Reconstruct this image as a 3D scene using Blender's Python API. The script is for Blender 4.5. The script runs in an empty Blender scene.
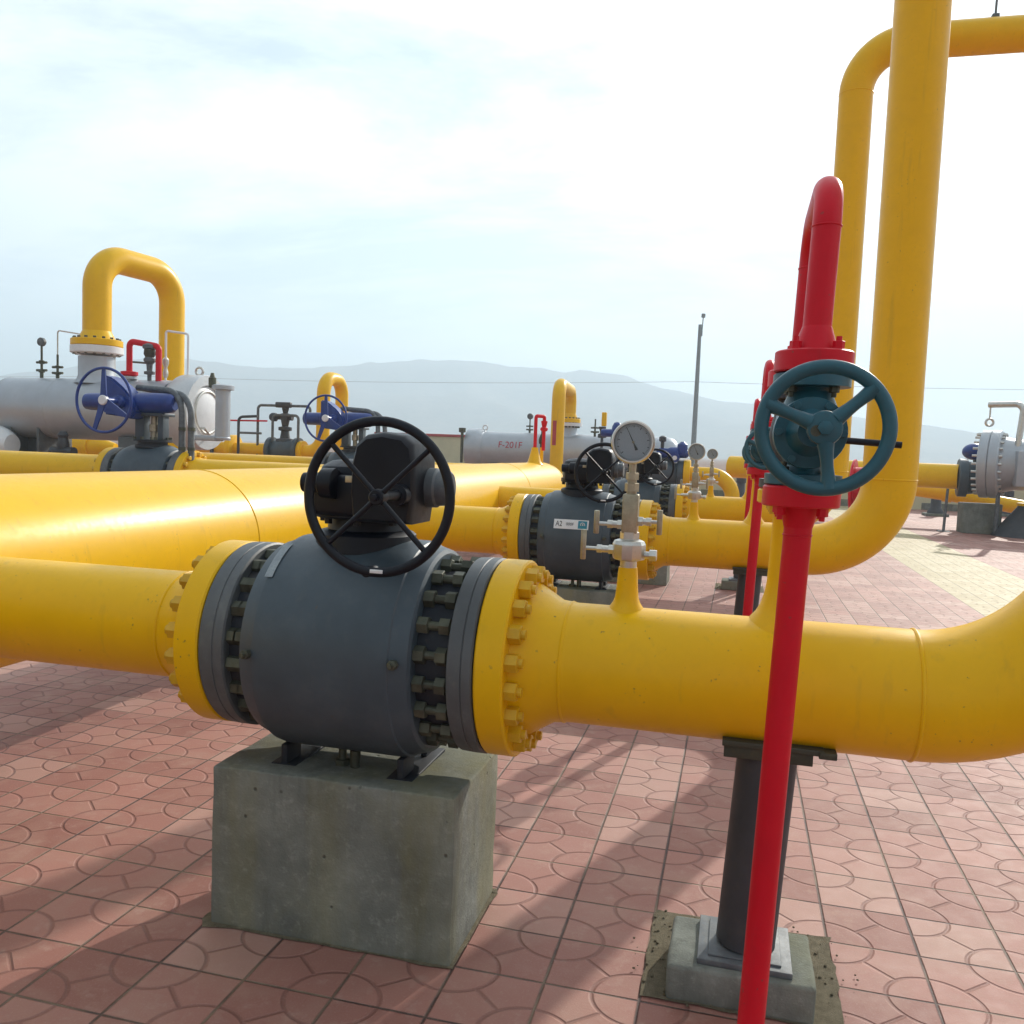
import bpy, bmesh, math, random
from mathutils import Vector, Matrix, Quaternion
random.seed(7)
R = math.radians
scene = bpy.context.scene
COL = scene.collection
PI = math.pi

# ------------------------------------------------------------------ mesh helper
class MB:
    def __init__(self):
        self.bm = bmesh.new()
    def _frame(self, d):
        d = Vector(d).normalized()
        up = Vector((0, 0, 1)) if abs(d.z) < .95 else Vector((0, 1, 0))
        x = up.cross(d).normalized()
        y = d.cross(x).normalized()
        return d, x, y
    def lathe(self, p, axis, prof, seg=32, cap=True, a0=0.0):
        """prof: list of (distance along axis, radius)"""
        p = Vector(p); d, x, y = self._frame(axis)
        rings = []
        for (t, r) in prof:
            c = p + d * t
            if r < 1e-6:
                rings.append([self.bm.verts.new(c)])
            else:
                rings.append([self.bm.verts.new(c + x * (r * math.cos(a0 + 2*PI*k/seg)) + y * (r * math.sin(a0 + 2*PI*k/seg))) for k in range(seg)])
        for a, b in zip(rings, rings[1:]):
            if len(a) == 1 and len(b) == 1: continue
            for k in range(seg):
                k2 = (k + 1) % seg
                if len(a) == 1: self.bm.faces.new((a[0], b[k2], b[k]))
                elif len(b) == 1: self.bm.faces.new((a[k], a[k2], b[0]))
                else: self.bm.faces.new((a[k], a[k2], b[k2], b[k]))
        if cap:
            if len(rings[0]) > 1: self.bm.faces.new(list(reversed(rings[0])))
            if len(rings[-1]) > 1: self.bm.faces.new(rings[-1])
        return self
    def cyl(self, p0, p1, r0, r1=None, seg=24, bev=0.0):
        p0, p1 = Vector(p0), Vector(p1); L = (p1 - p0).length
        r1 = r0 if r1 is None else r1
        if bev > 0:
            return self.lathe(p0, p1 - p0, [(0, r0-bev), (bev*.3, r0-bev*.3), (bev, r0), (L-bev, r1), (L-bev*.3, r1-bev*.3), (L, r1-bev)], seg)
        return self.lathe(p0, p1 - p0, [(0, r0), (L, r1)], seg)
    def tube(self, pts, r, seg=16, cap=True, closed=False):
        pts = [Vector(q) for q in pts]; n = len(pts)
        rs = r if isinstance(r, (list, tuple)) else [r] * n
        tans = []
        for i in range(n):
            a = pts[(i-1) % n] if (i > 0 or closed) else pts[i]
            b = pts[(i+1) % n] if (i < n-1 or closed) else pts[i]
            tans.append((b - a).normalized())
        _, x, y = self._frame(tans[0])
        rings = []
        for i in range(n):
            if i:
                q = tans[i-1].rotation_difference(tans[i])
                x = q @ x; y = q @ y
            rings.append([self.bm.verts.new(pts[i] + x * (rs[i]*math.cos(2*PI*k/seg)) + y * (rs[i]*math.sin(2*PI*k/seg))) for k in range(seg)])
        prs = list(zip(rings, rings[1:])) + ([(rings[-1], rings[0])] if closed else [])
        for a, b in prs:
            for k in range(seg):
                k2 = (k+1) % seg
                self.bm.faces.new((a[k], a[k2], b[k2], b[k]))
        if cap and not closed:
            self.bm.faces.new(list(reversed(rings[0]))); self.bm.faces.new(rings[-1])
        return self
    def torus(self, c, axis, Rr, r, seg=64, s2=12, flat=1.0):
        c = Vector(c); d, x, y = self._frame(axis)
        rings = []
        for i in range(seg):
            a = 2*PI*i/seg; u = x*math.cos(a) + y*math.sin(a)
            rings.append([self.bm.verts.new(c + u*(Rr + r*math.cos(2*PI*k/s2)) + d*(r*flat*math.sin(2*PI*k/s2))) for k in range(s2)])
        for i in range(seg):
            a, b = rings[i], rings[(i+1) % seg]
            for k in range(s2):
                k2 = (k+1) % s2
                self.bm.faces.new((a[k], b[k], b[k2], a[k2]))
        return self
    def box(self, c, s, bev=0.0, rot=None, taper=None):
        hx, hy, hz = s[0]/2, s[1]/2, s[2]/2
        M = Matrix.Translation(Vector(c)) @ (rot.to_matrix().to_4x4() if rot is not None else Matrix.Identity(4))
        vs = []
        for z in (-hz, hz):
            t = taper if (taper and z > 0) else 1.0
            for (a, b) in ((-1,-1),(1,-1),(1,1),(-1,1)):
                vs.append(self.bm.verts.new(M @ Vector((a*hx*t, b*hy*t, z))))
        f = [(0,3,2,1),(4,5,6,7),(0,1,5,4),(1,2,6,5),(2,3,7,6),(3,0,4,7)]
        fs = [self.bm.faces.new([vs[i] for i in q]) for q in f]
        if bev > 0:
            es = list({e for q in fs for e in q.edges})
            bmesh.ops.bevel(self.bm, geom=es, offset=bev, segments=3, affect='EDGES', profile=.5)
        return self
    def sphere(self, c, r, sc=(1,1,1), u=24, v=14):
        M = Matrix.Translation(Vector(c)) @ Matrix.Diagonal((sc[0], sc[1], sc[2], 1))
        bmesh.ops.create_uvsphere(self.bm, u_segments=u, v_segments=v, radius=r, matrix=M)
        return self
    def hexa(self, p, axis, rad, h, chamf=.12, a0=0.0):
        L = h; c = rad*chamf
        return self.lathe(p, axis, [(0, rad), (L-c*.5, rad), (L, rad-c)], 6, True, a0)
    def quad(self, pts):
        self.bm.faces.new([self.bm.verts.new(Vector(q)) for q in pts]); return self
    def shear(self, k, z0):
        for v in self.bm.verts: v.co.x += k*(v.co.z - z0)
        return self

def wloc(o):
    v = Vector((0,0,0))
    while o is not None:
        v += o.location; o = o.parent
    return v

def build(name, mb, mat, parent=None, loc=(0,0,0), angle=35, smooth=True):
    """loc is the object's own local origin offset; the mesh was written in world coordinates"""
    me = bpy.data.meshes.new(name)
    off = (wloc(parent) if parent else Vector((0,0,0))) + Vector(loc)
    for v in mb.bm.verts: v.co -= off
    bmesh.ops.recalc_face_normals(mb.bm, faces=mb.bm.faces[:])
    mb.bm.to_mesh(me); mb.bm.free()
    me.materials.append(mat)
    if smooth:
        me.polygons.foreach_set('use_smooth', [True]*len(me.polygons))
        me.set_sharp_from_angle(angle=R(angle))
    o = bpy.data.objects.new(name, me); COL.objects.link(o)
    o.location = loc
    if parent: o.parent = parent
    return o

def put(name, me, parent, wpos, quat=None):
    """another object of an existing mesh at a world position"""
    o = bpy.data.objects.new(name, me); COL.objects.link(o)
    o.parent = parent; o.location = Vector(wpos) - wloc(parent)
    if quat is not None:
        o.rotation_mode = 'QUATERNION'; o.rotation_quaternion = quat
    return o

def tag(o, label=None, cat=None, group=None, kind=None):
    if label: o['label'] = label
    if cat: o['category'] = cat
    if group: o['group'] = group
    if kind: o['kind'] = kind
    return o

def thing(name, loc, label, cat, group=None):
    o = bpy.data.objects.new(name, None); COL.objects.link(o)
    o.empty_display_size = .1; o.location = loc
    return tag(o, label, cat, group)

def dup(o, dloc=(0,0,0), label=None, parent=None, skip=()):
    c = o.copy(); COL.objects.link(c)
    if parent: c.parent = parent
    else: c.location = o.location + Vector(dloc)
    if label: c['label'] = label
    for ch in list(o.children):
        if ch.name.split('.')[0] in skip: continue
        dup(ch, parent=c, skip=skip)
    return c

def bend(pts, rad, n=10):
    """polyline with rounded corners"""
    pts = [Vector(p) for p in pts]; out = [pts[0]]
    for a, b, c in zip(pts, pts[1:], pts[2:]):
        u = (a-b).normalized(); v = (c-b).normalized()
        ang = u.angle(v); t = rad / math.tan(ang/2)
        p0, p1 = b + u*t, b + v*t
        cen = b + (u+v).normalized() * (rad / math.sin(ang/2))
        a0 = p0 - cen; a1 = p1 - cen
        q = a0.rotation_difference(a1)
        for i in range(n+1):
            out.append(cen + Quaternion().slerp(q, i/n) @ a0)
    out.append(pts[-1])
    return out

# ------------------------------------------------------------------ materials
def nodes_of(name):
    m = bpy.data.materials.new(name); m.use_nodes = True
    nt = m.node_tree; b = nt.nodes['Principled BSDF']
    return m, nt, b
def N(nt, t, **kw):
    n = nt.nodes.new(t)
    for k, v in kw.items(): setattr(n, k, v)
    return n
def setin(nt, sock, v):
    if hasattr(v, 'node'): nt.links.new(v, sock)
    else: sock.default_value = v
def math_(nt, op, a, b=None, c=None, clamp=False):
    n = N(nt, 'ShaderNodeMath', operation=op); n.use_clamp = clamp
    setin(nt, n.inputs[0], a)
    if b is not None: setin(nt, n.inputs[1], b)
    if c is not None: setin(nt, n.inputs[2], c)
    return n.outputs[0]
def mixc(nt, f, a, b, mode='MIX'):
    n = N(nt, 'ShaderNodeMix', data_type='RGBA', blend_type=mode)
    setin(nt, n.inputs[0], f)
    for s, v in ((n.inputs[6], a), (n.inputs[7], b)):
        if hasattr(v, 'node'): nt.links.new(v, s)
        else: s.default_value = (*v, 1)
    return n.outputs[2]
def noise(nt, vec, scale, detail=4, rough=.6, dist=0):
    n = N(nt, 'ShaderNodeTexNoise'); nt.links.new(vec, n.inputs['Vector'])
    n.inputs['Scale'].default_value = scale; n.inputs['Detail'].default_value = detail
    n.inputs['Roughness'].default_value = rough; n.inputs['Distortion'].default_value = dist
    return n.outputs['Fac']
def ramp(nt, f, lo, hi):
    n = N(nt, 'ShaderNodeMapRange'); n.clamp = True
    setin(nt, n.inputs[0], f); n.inputs[1].default_value = lo; n.inputs[2].default_value = hi
    return n.outputs[0]
def bump(nt, b, h, strength, dist):
    n = N(nt, 'ShaderNodeBump'); n.inputs['Strength'].default_value = strength; n.inputs['Distance'].default_value = dist
    nt.links.new(h, n.inputs['Height']); nt.links.new(n.outputs[0], b.inputs['Normal'])

def paint(name, col, rough=.35, metal=0.0, coat=0.0, var=.14, dirt=(.16,.12,.08), dirt_amt=.25, scale=6, bmp=.15, spec=.5, chips=0.0):
    m, nt, b = nodes_of(name)
    g = N(nt, 'ShaderNodeNewGeometry'); pos = g.outputs['Position']
    n1 = noise(nt, pos, scale, 5, .62); n2 = noise(nt, pos, scale*6, 4, .7); n3 = noise(nt, pos, scale*40, 2, .5)
    dark = tuple(c*(1-var*1.6) for c in col); lite = tuple(min(1, c*(1+var)) for c in col)
    c1 = mixc(nt, ramp(nt, n1, .3, .7), dark, lite)
    d = math_(nt, 'MULTIPLY', ramp(nt, math_(nt, 'ADD', math_(nt,'MULTIPLY', n1, .5), math_(nt,'MULTIPLY', n2, .5)), .52, .72), dirt_amt)
    c2 = mixc(nt, d, c1, dirt)
    if chips:
        ch = math_(nt, 'MULTIPLY', ramp(nt, noise(nt, pos, 70, 2, .5), .70, .73), ramp(nt, n1, .50, .56))
        c2 = mixc(nt, math_(nt, 'MULTIPLY', ch, chips), c2, (.10,.07,.05))
        mpd = N(nt, 'ShaderNodeMapping'); nt.links.new(pos, mpd.inputs[0]); mpd.inputs['Scale'].default_value = (14, 14, .9)
        dr = math_(nt, 'MULTIPLY', ramp(nt, noise(nt, mpd.outputs[0], 1.6, 4, .6), .60, .72), .22)
        c2 = mixc(nt, dr, c2, dirt)
    nt.links.new(c2, b.inputs['Base Color'])
    r = math_(nt, 'ADD', math_(nt, 'MULTIPLY', n2, .3), rough-.12)
    nt.links.new(r, b.inputs['Roughness'])
    b.inputs['Metallic'].default_value = metal
    b.inputs['Specular IOR Level'].default_value = spec
    b.inputs['Coat Weight'].default_value = coat; b.inputs['Coat Roughness'].default_value = .25
    if bmp: bump(nt, b, math_(nt,'ADD', math_(nt,'MULTIPLY', n2, .7), math_(nt,'MULTIPLY', n3, .3)), bmp, .004)
    return m

M = {}
M['yellow'] = paint('yellow_paint', (.83,.472,.001), .36, coat=.10, var=.035, dirt=(.40,.25,.03), dirt_amt=.16, bmp=.08, spec=.2, chips=.6)
M['yellow_bolt'] = paint('yellow_bolt_paint', (.66,.38,.003), .45, var=.16, dirt=(.25,.15,.03), dirt_amt=.4)
M['grey'] = paint('valve_grey_paint', (.052,.075,.093), .44, var=.12, dirt=(.095,.11,.115), dirt_amt=.45, bmp=.14, chips=.5)
M['flange_grey'] = paint('flange_grey_paint', (.095,.105,.11), .5, var=.14, dirt=(.20,.20,.17), dirt_amt=.4)
M['stud'] = paint('oily_stud_steel', (.10,.105,.075), .5, metal=.5, var=.3, dirt=(.1,.1,.05), dirt_amt=.5, scale=14)
M['recess'] = paint('dark_parts_and_gap_shade', (.008,.012,.02), .6, var=.2)  # near-black: shade painted into flange gaps and valve feet; also gaskets, bonnets
M['black'] = paint('black_gear_paint', (.004,.006,.012), .42, var=.2, dirt=(.02,.021,.024), dirt_amt=.25, spec=.3)
M['teal'] = paint('teal_paint', (.009,.088,.122), .40, coat=.1, var=.14, dirt=(.04,.06,.06), dirt_amt=.4, scale=12)
M['red'] = paint('red_paint', (.62,.002,.016), .40, coat=.04, var=.06, dirt=(.30,.02,.02), dirt_amt=.25, spec=.25, chips=.5)
M['blue'] = paint('blue_paint', (.002,.032,.22), .35, coat=.2, var=.15, dirt=(.03,.04,.08), dirt_amt=.3)
M['steel'] = paint('stainless_steel', (.62,.60,.55), .34, metal=.9, var=.12, dirt=(.35,.3,.22), dirt_amt=.3, scale=20, bmp=.05)
M['brass'] = paint('brass_fitting', (.44,.39,.28), .40, metal=.8, var=.2, dirt_amt=.3, scale=20)
M['silver'] = paint('silver_vessel_paint', (.42,.45,.48), .38, metal=.35, var=.06, dirt=(.34,.30,.28), dirt_amt=.25, scale=2)
M['ringsilver'] = paint('sunlit_silver_paint', (.60,.62,.63), .38, metal=.3, var=.08, dirt_amt=.3, scale=3)  # silver lightened to paint in the sunlight on the closure ring
M['white'] = paint('white_plate', (.75,.76,.76), .4, var=.05, dirt_amt=.1)
M['darksteel'] = paint('dark_grey_post_paint', (.04,.044,.052), .5, var=.15, dirt=(.12,.10,.06), dirt_amt=.35)
M['olive'] = paint('olive_saddle_paint', (.045,.048,.03), .55, var=.25, dirt=(.14,.11,.04), dirt_amt=.5)
M['galv'] = paint('galvanised_plate', (.13,.145,.155), .55, metal=.3, var=.2, dirt=(.3,.28,.22), dirt_amt=.4, scale=14)
M['needle'] = paint('black_needle', (.01,.01,.012), .5, var=.05)
M['strip'] = paint('faded_strip', (.30,.34,.36), .6, var=.2, dirt=(.12,.14,.14), dirt_amt=.6, scale=30)
M['sticker_teal'] = paint('teal_sticker', (.02,.22,.30), .4, var=.05)
M['textred'] = paint('red_lettering', (.45,.04,.05), .6, var=.1)
M['polegrey'] = paint('pole_grey', (.26,.29,.30), .6, var=.1)
M['wire'] = paint('cable_grey', (.25,.27,.28), .7, var=.05)
M['cream'] = paint('cream_render', (.60,.55,.36), .85, var=.06, dirt=(.35,.30,.2), dirt_amt=.3, scale=1.2)
M['coping'] = paint('red_coping', (.42,.055,.05), .7, var=.1)

def glass_mat():
    m, nt, b = nodes_of('gauge_glass')
    for n in list(nt.nodes):
        if n.type != 'OUTPUT_MATERIAL': nt.nodes.remove(n)
    out = [n for n in nt.nodes if n.type == 'OUTPUT_MATERIAL'][0]
    t = N(nt,'ShaderNodeBsdfTransparent'); t.inputs[0].default_value = (.93,.95,.96,1)
    g = N(nt,'ShaderNodeBsdfGlossy'); g.inputs['Roughness'].default_value = .06
    fr = N(nt,'ShaderNodeFresnel'); fr.inputs[0].default_value = 1.45
    mx = N(nt,'ShaderNodeMixShader')
    nt.links.new(fr.outputs[0], mx.inputs[0]); nt.links.new(t.outputs[0], mx.inputs[1]); nt.links.new(g.outputs[0], mx.inputs[2])
    nt.links.new(mx.outputs[0], out.inputs[0])
    return m
M['glass'] = glass_mat()

def concrete(name, base=(.23,.235,.20), stain=(.22,.19,.05), stain_amt=.0):
    m, nt, b = nodes_of(name)
    g = N(nt,'ShaderNodeNewGeometry'); pos = g.outputs['Position']
    mp = N(nt,'ShaderNodeMapping'); nt.links.new(pos, mp.inputs[0]); mp.inputs['Scale'].default_value = (9,9,1.1)
    st = noise(nt, mp.outputs[0], 1.5, 5, .65)
    n1 = noise(nt, pos, 5, 6, .65); n2 = noise(nt, pos, 40, 5, .7); n3 = noise(nt, pos, 150, 3, .6)
    c = mixc(nt, ramp(nt, n1, .3, .7), tuple(x*.62 for x in base), tuple(x*1.25 for x in base))
    c = mixc(nt, math_(nt,'MULTIPLY', ramp(nt, st, .5, .72), .55), c, tuple(x*.42 for x in base))
    c = mixc(nt, math_(nt,'MULTIPLY', ramp(nt, n2, .56, .75), .5), c, tuple(min(1,x*1.7) for x in base))
    c = mixc(nt, math_(nt,'MULTIPLY', ramp(nt, noise(nt, pos, 2.3, 4, .6, .6), .52, .68), .5), c, tuple(v*f for v, f in zip(base, (1.0,.92,.6))))
    if stain_amt:
        c = mixc(nt, math_(nt,'MULTIPLY', ramp(nt, noise(nt, mp.outputs[0], .55, 4, .6), .47, .62), stain_amt), c, stain)
    # pits
    v = N(nt,'ShaderNodeTexVoronoi'); v.inputs['Scale'].default_value = 17; nt.links.new(pos, v.inputs['Vector'])
    pit = math_(nt,'SUBTRACT', 1.0, ramp(nt, v.outputs['Distance'], .05, .12))
    pit = math_(nt,'MULTIPLY', pit, ramp(nt, n1, .5, .56))
    c = mixc(nt, math_(nt,'MULTIPLY', pit, .75), c, tuple(x*.25 for x in base))
    nt.links.new(c, b.inputs['Base Color']); b.inputs['Roughness'].default_value = .9
    b.inputs['Specular IOR Level'].default_value = .25
    h = math_(nt,'ADD', math_(nt,'MULTIPLY', n2, .6), math_(nt,'SUBTRACT', math_(nt,'MULTIPLY', n3, .4), math_(nt,'MULTIPLY', pit, 1.2)))
    bump(nt, b, h, .55, .008)
    return m
M['concrete'] = concrete('cast_concrete', (.205,.215,.188), stain_amt=.25)
M['concrete_pale'] = concrete('pale_concrete', (.19,.205,.18))

TX, TY = .2585, .2345          # paving slab pitch
def paving():
    m, nt, b = nodes_of('patterned_paving')
    g = N(nt,'ShaderNodeNewGeometry'); pos = g.outputs['Position']
    sx = N(nt,'ShaderNodeSeparateXYZ'); nt.links.new(pos, sx.inputs[0])
    u = math_(nt,'DIVIDE', math_(nt,'ADD', sx.outputs[0], .439 + 100*TX), TX)
    v = math_(nt,'DIVIDE', math_(nt,'ADD', sx.outputs[1], -2.515 + 100*TY), TY)
    iu = math_(nt,'FLOOR', u); iv = math_(nt,'FLOOR', v)
    fu = math_(nt,'FRACT', u); fv = math_(nt,'FRACT', v)
    par = math_(nt,'MODULO', math_(nt,'ADD', iu, iv), 2.0)
    fu2 = math_(nt,'ADD', math_(nt,'MULTIPLY', fu, math_(nt,'SUBTRACT', 1.0, par)), math_(nt,'MULTIPLY', math_(nt,'SUBTRACT', 1.0, fu), par))
    def ln(a, c): return math_(nt,'SQRT', math_(nt,'ADD', math_(nt,'MULTIPLY', a, a), math_(nt,'MULTIPLY', c, c)))
    om = lambda a: math_(nt,'SUBTRACT', 1.0, a)
    d = math_(nt,'MINIMUM', ln(fu2, fv), ln(om(fu2), om(fv)))
    def groove(x, w, soft): # 1 in the groove
        return math_(nt,'SUBTRACT', 1.0, ramp(nt, x, w, w+soft))
    arc = groove(math_(nt,'ABSOLUTE', math_(nt,'SUBTRACT', d, .49)), .009, .022)
    diag = groove(math_(nt,'MULTIPLY', math_(nt,'ABSOLUTE', math_(nt,'SUBTRACT', fu2, fv)), .707), .009, .022)
    diag = math_(nt,'MULTIPLY', diag, math_(nt,'GREATER_THAN', d, .49))
    eu = math_(nt,'MINIMUM', fu, om(fu)); ev = math_(nt,'MINIMUM', fv, om(fv))
    wob = math_(nt,'MULTIPLY', math_(nt,'SUBTRACT', noise(nt, pos, 9, 3), .5), .012)
    edge = math_(nt,'ADD', math_(nt,'MINIMUM', eu, ev), wob)
    joint = groove(edge, .006, .017)
    arcs = math_(nt,'MAXIMUM', arc, diag)
    wn = N(nt,'ShaderNodeTexWhiteNoise', noise_dimensions='2D')
    cb = N(nt,'ShaderNodeCombineXYZ'); nt.links.new(iu, cb.inputs[0]); nt.links.new(iv, cb.inputs[1]); nt.links.new(cb.outputs[0], wn.inputs['Vector'])
    rnd = wn.outputs['Value']
    # quarter pieces get a slightly different tint
    n1 = noise(nt, pos, 1.1, 5, .6); n2 = noise(nt, pos, 14, 5, .65); n3 = noise(nt, pos, 160, 3, .6); n4 = noise(nt, pos, 4.5, 4, .6, .5)
    red = mixc(nt, rnd, (.27,.116,.090), (.425,.208,.165))
    red = mixc(nt, math_(nt,'MULTIPLY', ramp(nt, rnd, .82, .9), .5), red, (.42,.265,.215))
    red = mixc(nt, math_(nt,'MULTIPLY', ramp(nt, n4, .46, .7), .55), red, (.39,.235,.18))
    red = mixc(nt, math_(nt,'MULTIPLY', ramp(nt, n1, .52, .72), .45), red, (.21,.098,.076))
    red = mixc(nt, math_(nt,'MULTIPLY', ramp(nt, n2, .55, .78), .5), red, (.46,.32,.26))
    # dust pales the paving away from the pipes
    yel = mixc(nt, rnd, (.39,.315,.16), (.48,.40,.235))
    strip = math_(nt,'MULTIPLY', math_(nt,'COMPARE', iu, math_(nt,'FLOOR', (3.15+.439+100*TX)/TX), 2.2), math_(nt,'GREATER_THAN', sx.outputs[1], 5.0))
    strip2 = math_(nt,'MULTIPLY', math_(nt,'GREATER_THAN', sx.outputs[1], 24.3), math_(nt,'LESS_THAN', sx.outputs[1], 25.3))
    c = mixc(nt, math_(nt,'MAXIMUM', strip, math_(nt,'MULTIPLY', strip2, 0)), red, yel)
    c = mixc(nt, math_(nt,'MULTIPLY', arcs, .46), c, (.14,.055,.042))
    jc = mixc(nt, ramp(nt, noise(nt, pos, 2.6, 4), .42, .6), (.045,.032,.028), (.20,.155,.10))
    c = mixc(nt, math_(nt,'MULTIPLY', joint, .9), c, jc)
    c = mixc(nt, math_(nt,'MULTIPLY', ramp(nt, n3, .55, .8), .18), c, (.62,.5,.44))
    nt.links.new(c, b.inputs['Base Color'])
    rg = math_(nt,'ADD', .54, math_(nt,'MULTIPLY', n2, .3)); nt.links.new(rg, b.inputs['Roughness'])
    b.inputs['Specular IOR Level'].default_value = .42
    lev = math_(nt,'MULTIPLY', rnd, .25)
    h = math_(nt,'SUBTRACT', math_(nt,'ADD', math_(nt,'ADD', math_(nt,'MULTIPLY', n2, .16), math_(nt,'MULTIPLY', n3, .10)), lev),
              math_(nt,'MAXIMUM', joint, math_(nt,'MULTIPLY', arcs, .7)))
    bump(nt, b, h, .8, .006)
    return m
M['paving'] = paving()

def earthy(name, a, c2, sc, bm=.5, dist=.03):
    m, nt, b = nodes_of(name)
    g = N(nt,'ShaderNodeNewGeometry'); pos = g.outputs['Position']
    n1 = noise(nt, pos, sc, 6, .65); n2 = noise(nt, pos, sc*9, 5, .7)
    c = mixc(nt, ramp(nt, math_(nt,'ADD', math_(nt,'MULTIPLY', n1, .5), math_(nt,'MULTIPLY', n2, .5)), .35, .65), a, c2)
    nt.links.new(c, b.inputs['Base Color']); b.inputs['Roughness'].default_value = .95; b.inputs['Specular IOR Level'].default_value = .15
    bump(nt, b, n2, bm, dist)
    return m
M['earth'] = earthy('bare_earth', (.16,.085,.055), (.25,.15,.10), .05)
M['gravel'] = earthy('gravel_fill', (.17,.145,.095), (.36,.31,.215), 40, .9, .02)
M['hill'] = earthy('mountain_rock', (.05,.055,.05), (.26,.21,.16), .012)

# ------------------------------------------------------------------ the setting
def sheet(name, x0, x1, y0, y1, z, mat, kind='structure'):
    o = build(name, MB().quad([(x0,y0,z),(x1,y0,z),(x1,y1,z),(x0,y1,z)]), mat, smooth=False)
    return tag(o, kind=kind)
sheet('ground', -2500, 2500, -300, 2500, -.012, M['earth'])
sheet('pavement', -45, 45, -12, 33.6, 0, M['paving'])

# far mountain range: a real ridge with depth
ridge = [(-70,1.4),(-60,2.0),(-52,2.4),(-47.2,2.85),(-44.4,3.23),(-41.4,3.85),(-38.3,4.48),(-34.4,5.06),(-32.1,4.92),(-29.7,4.83),(-27.9,5.0),(-26.1,5.17),(-23.6,5.55),(-21.7,5.71),(-19.2,5.77),(-17.3,5.73),(-15.4,5.55),(-12.8,5.52),(-10.2,5.48),(-8.95,5.33),(-7,4.94),(-5.1,4.49),(-3.2,4.16),(-1.4,3.89),(1.1,3.63),(5.2,3.17),(9.1,2.59),(12.3,2.2),(15.6,1.71),(19.1,1.42),(26,1.1),(36,.8),(50,.7)]
def ridge_el(az):
    for (a, e), (a2, e2) in zip(ridge, ridge[1:]):
        if a <= az <= a2:
            t = (az-a)/(a2-a); return e + (e2-e)*t
    return .5
from mathutils import noise as mnoise
bm = bmesh.new(); rows = []
NA, NR = 420, 26
for j in range(NR):
    t = j/(NR-1); rad = 900 + 900*t; row = []
    for i in range(NA+1):
        az = -66 + 112*i/NA; a = R(az)
        p = Vector((rad*math.sin(a), rad*math.cos(a), 0))
        hmax = 1450*math.tan(R(ridge_el(az)))
        prof = min(1, max(0, t/.62))**1.35 if t <= .62 else max(0, 1-(t-.62)/.38*.7)
        n = mnoise.fractal(p*.006, 1.0, 2.1, 5); n2 = abs(mnoise.fractal(p*.0045+Vector((7,3,1)), 1.0, 2.0, 4))
        h = hmax*prof*(1 + .10*n*(1-.3*prof)) - hmax*.52*n2*prof*(1-prof)*1.9 + mnoise.noise(p*.03)*1.6*prof
        row.append(bm.verts.new((p.x, p.y, max(h,0)-.02 if t > 0 else -2)))
    rows.append(row)
for a, b_ in zip(rows, rows[1:]):
    for i in range(NA): bm.faces.new((a[i], a[i+1], b_[i+1], b_[i]))
mbx = MB(); mbx.bm.free(); mbx.bm = bm
tag(build('mountains', mbx, M['hill'], angle=180), kind='structure')

# ------------------------------------------------------------------ one row of the pipework (nearest row; the two behind are copies)
Y0, ZA = 2.49, .845
DY = 3.81
PR = .171
XAX = Vector((1,0,0))
q_x = Vector((0,0,1)).rotation_difference(Vector((1,0,0)))
q_mx = Vector((0,0,1)).rotation_difference(Vector((-1,0,0)))
q_my = Vector((0,0,1)).rotation_difference(Vector((0,-1,0)))
# shared nut meshes (axis +Z from the origin)
def nut_mesh(name, mat, rad, h, studlen=0.0, studr=.0):
    mb = MB().hexa((0,0,0), (0,0,1), rad, h)
    if studlen: mb.cyl((0,0,0), (0,0,studlen), studr, seg=12)
    o = build(name, mb, mat, angle=25)
    me = o.data; bpy.data.objects.remove(o); return me
me_ynut = nut_mesh('hex_nut', M['yellow_bolt'], .0265, .034, .046, .0135)
def flange_ring(root, name, me, xpos, rbc, n, quat, ph=0.0, yc=Y0, zc=ZA):
    for k in range(n):
        a = 2*PI*(k+.5)/n + ph
        put(name, me, root, (xpos, yc + rbc*math.cos(a), zc + rbc*math.sin(a)), quat @ Quaternion((0,0,1), a + random.uniform(-.5,.5)))

def stud_mesh(L):
    # one stud with a nut at each end
    mb = MB().cyl((0,0,0), (0,0,L), .0125, seg=12)
    mb.hexa((0,0,.002), (0,0,1), .0250, .030); mb.hexa((0,0,L-.032), (0,0,1), .0250, .030)
    o = build('stud_bolt', mb, M['stud'], angle=25); me = o.data; bpy.data.objects.remove(o); return me
me_stud = stud_mesh(.082)
me_stud_s = stud_mesh(.057)

def handwheel(parent, c, Rr, r, mat, spokes, spoke_r, hub_r, hub_len, axis=(0,-1,0), hub_mat=None, dish=0.0, wide=None):
    """spokes: angles in degrees seen from the front (0 = right, 90 = up); axis -Y"""
    c = Vector(c)
    rim = build('handwheel', MB().torus(c, axis, Rr, r, 72, 14), mat, parent)
    for a in spokes:
        u = Vector((math.cos(R(a)), 0, math.sin(R(a))))
        base = c + Vector((0, dish, 0))
        w = wide or spoke_r
        mb = MB()
        p0, p1 = base + u*(hub_r*.8), c + u*Rr
        if wide:
            n = 6
            mb.tube([p0.lerp(p1, i/n) for i in range(n+1)], [spoke_r*(1.25-.35*math.sin(PI*i/n)) for i in range(n+1)], 12)
        else:
            mb.cyl(p0, p1, spoke_r, seg=12)
        build('spoke', mb, mat, rim)
    mb = MB().lathe(c + Vector((0, dish + hub_len*.6, 0)), (0,-1,0), [(0, hub_r*.9), (hub_len*.5, hub_r), (hub_len*.92, hub_r*.95), (hub_len, hub_r*.8)], 28)
    mb.hexa(c + Vector((0, dish - hub_len*.4, 0)), (0,-1,0), hub_r*.42, hub_len*.3)
    build('hub', mb, hub_mat or mat, rim)
    return rim

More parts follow.
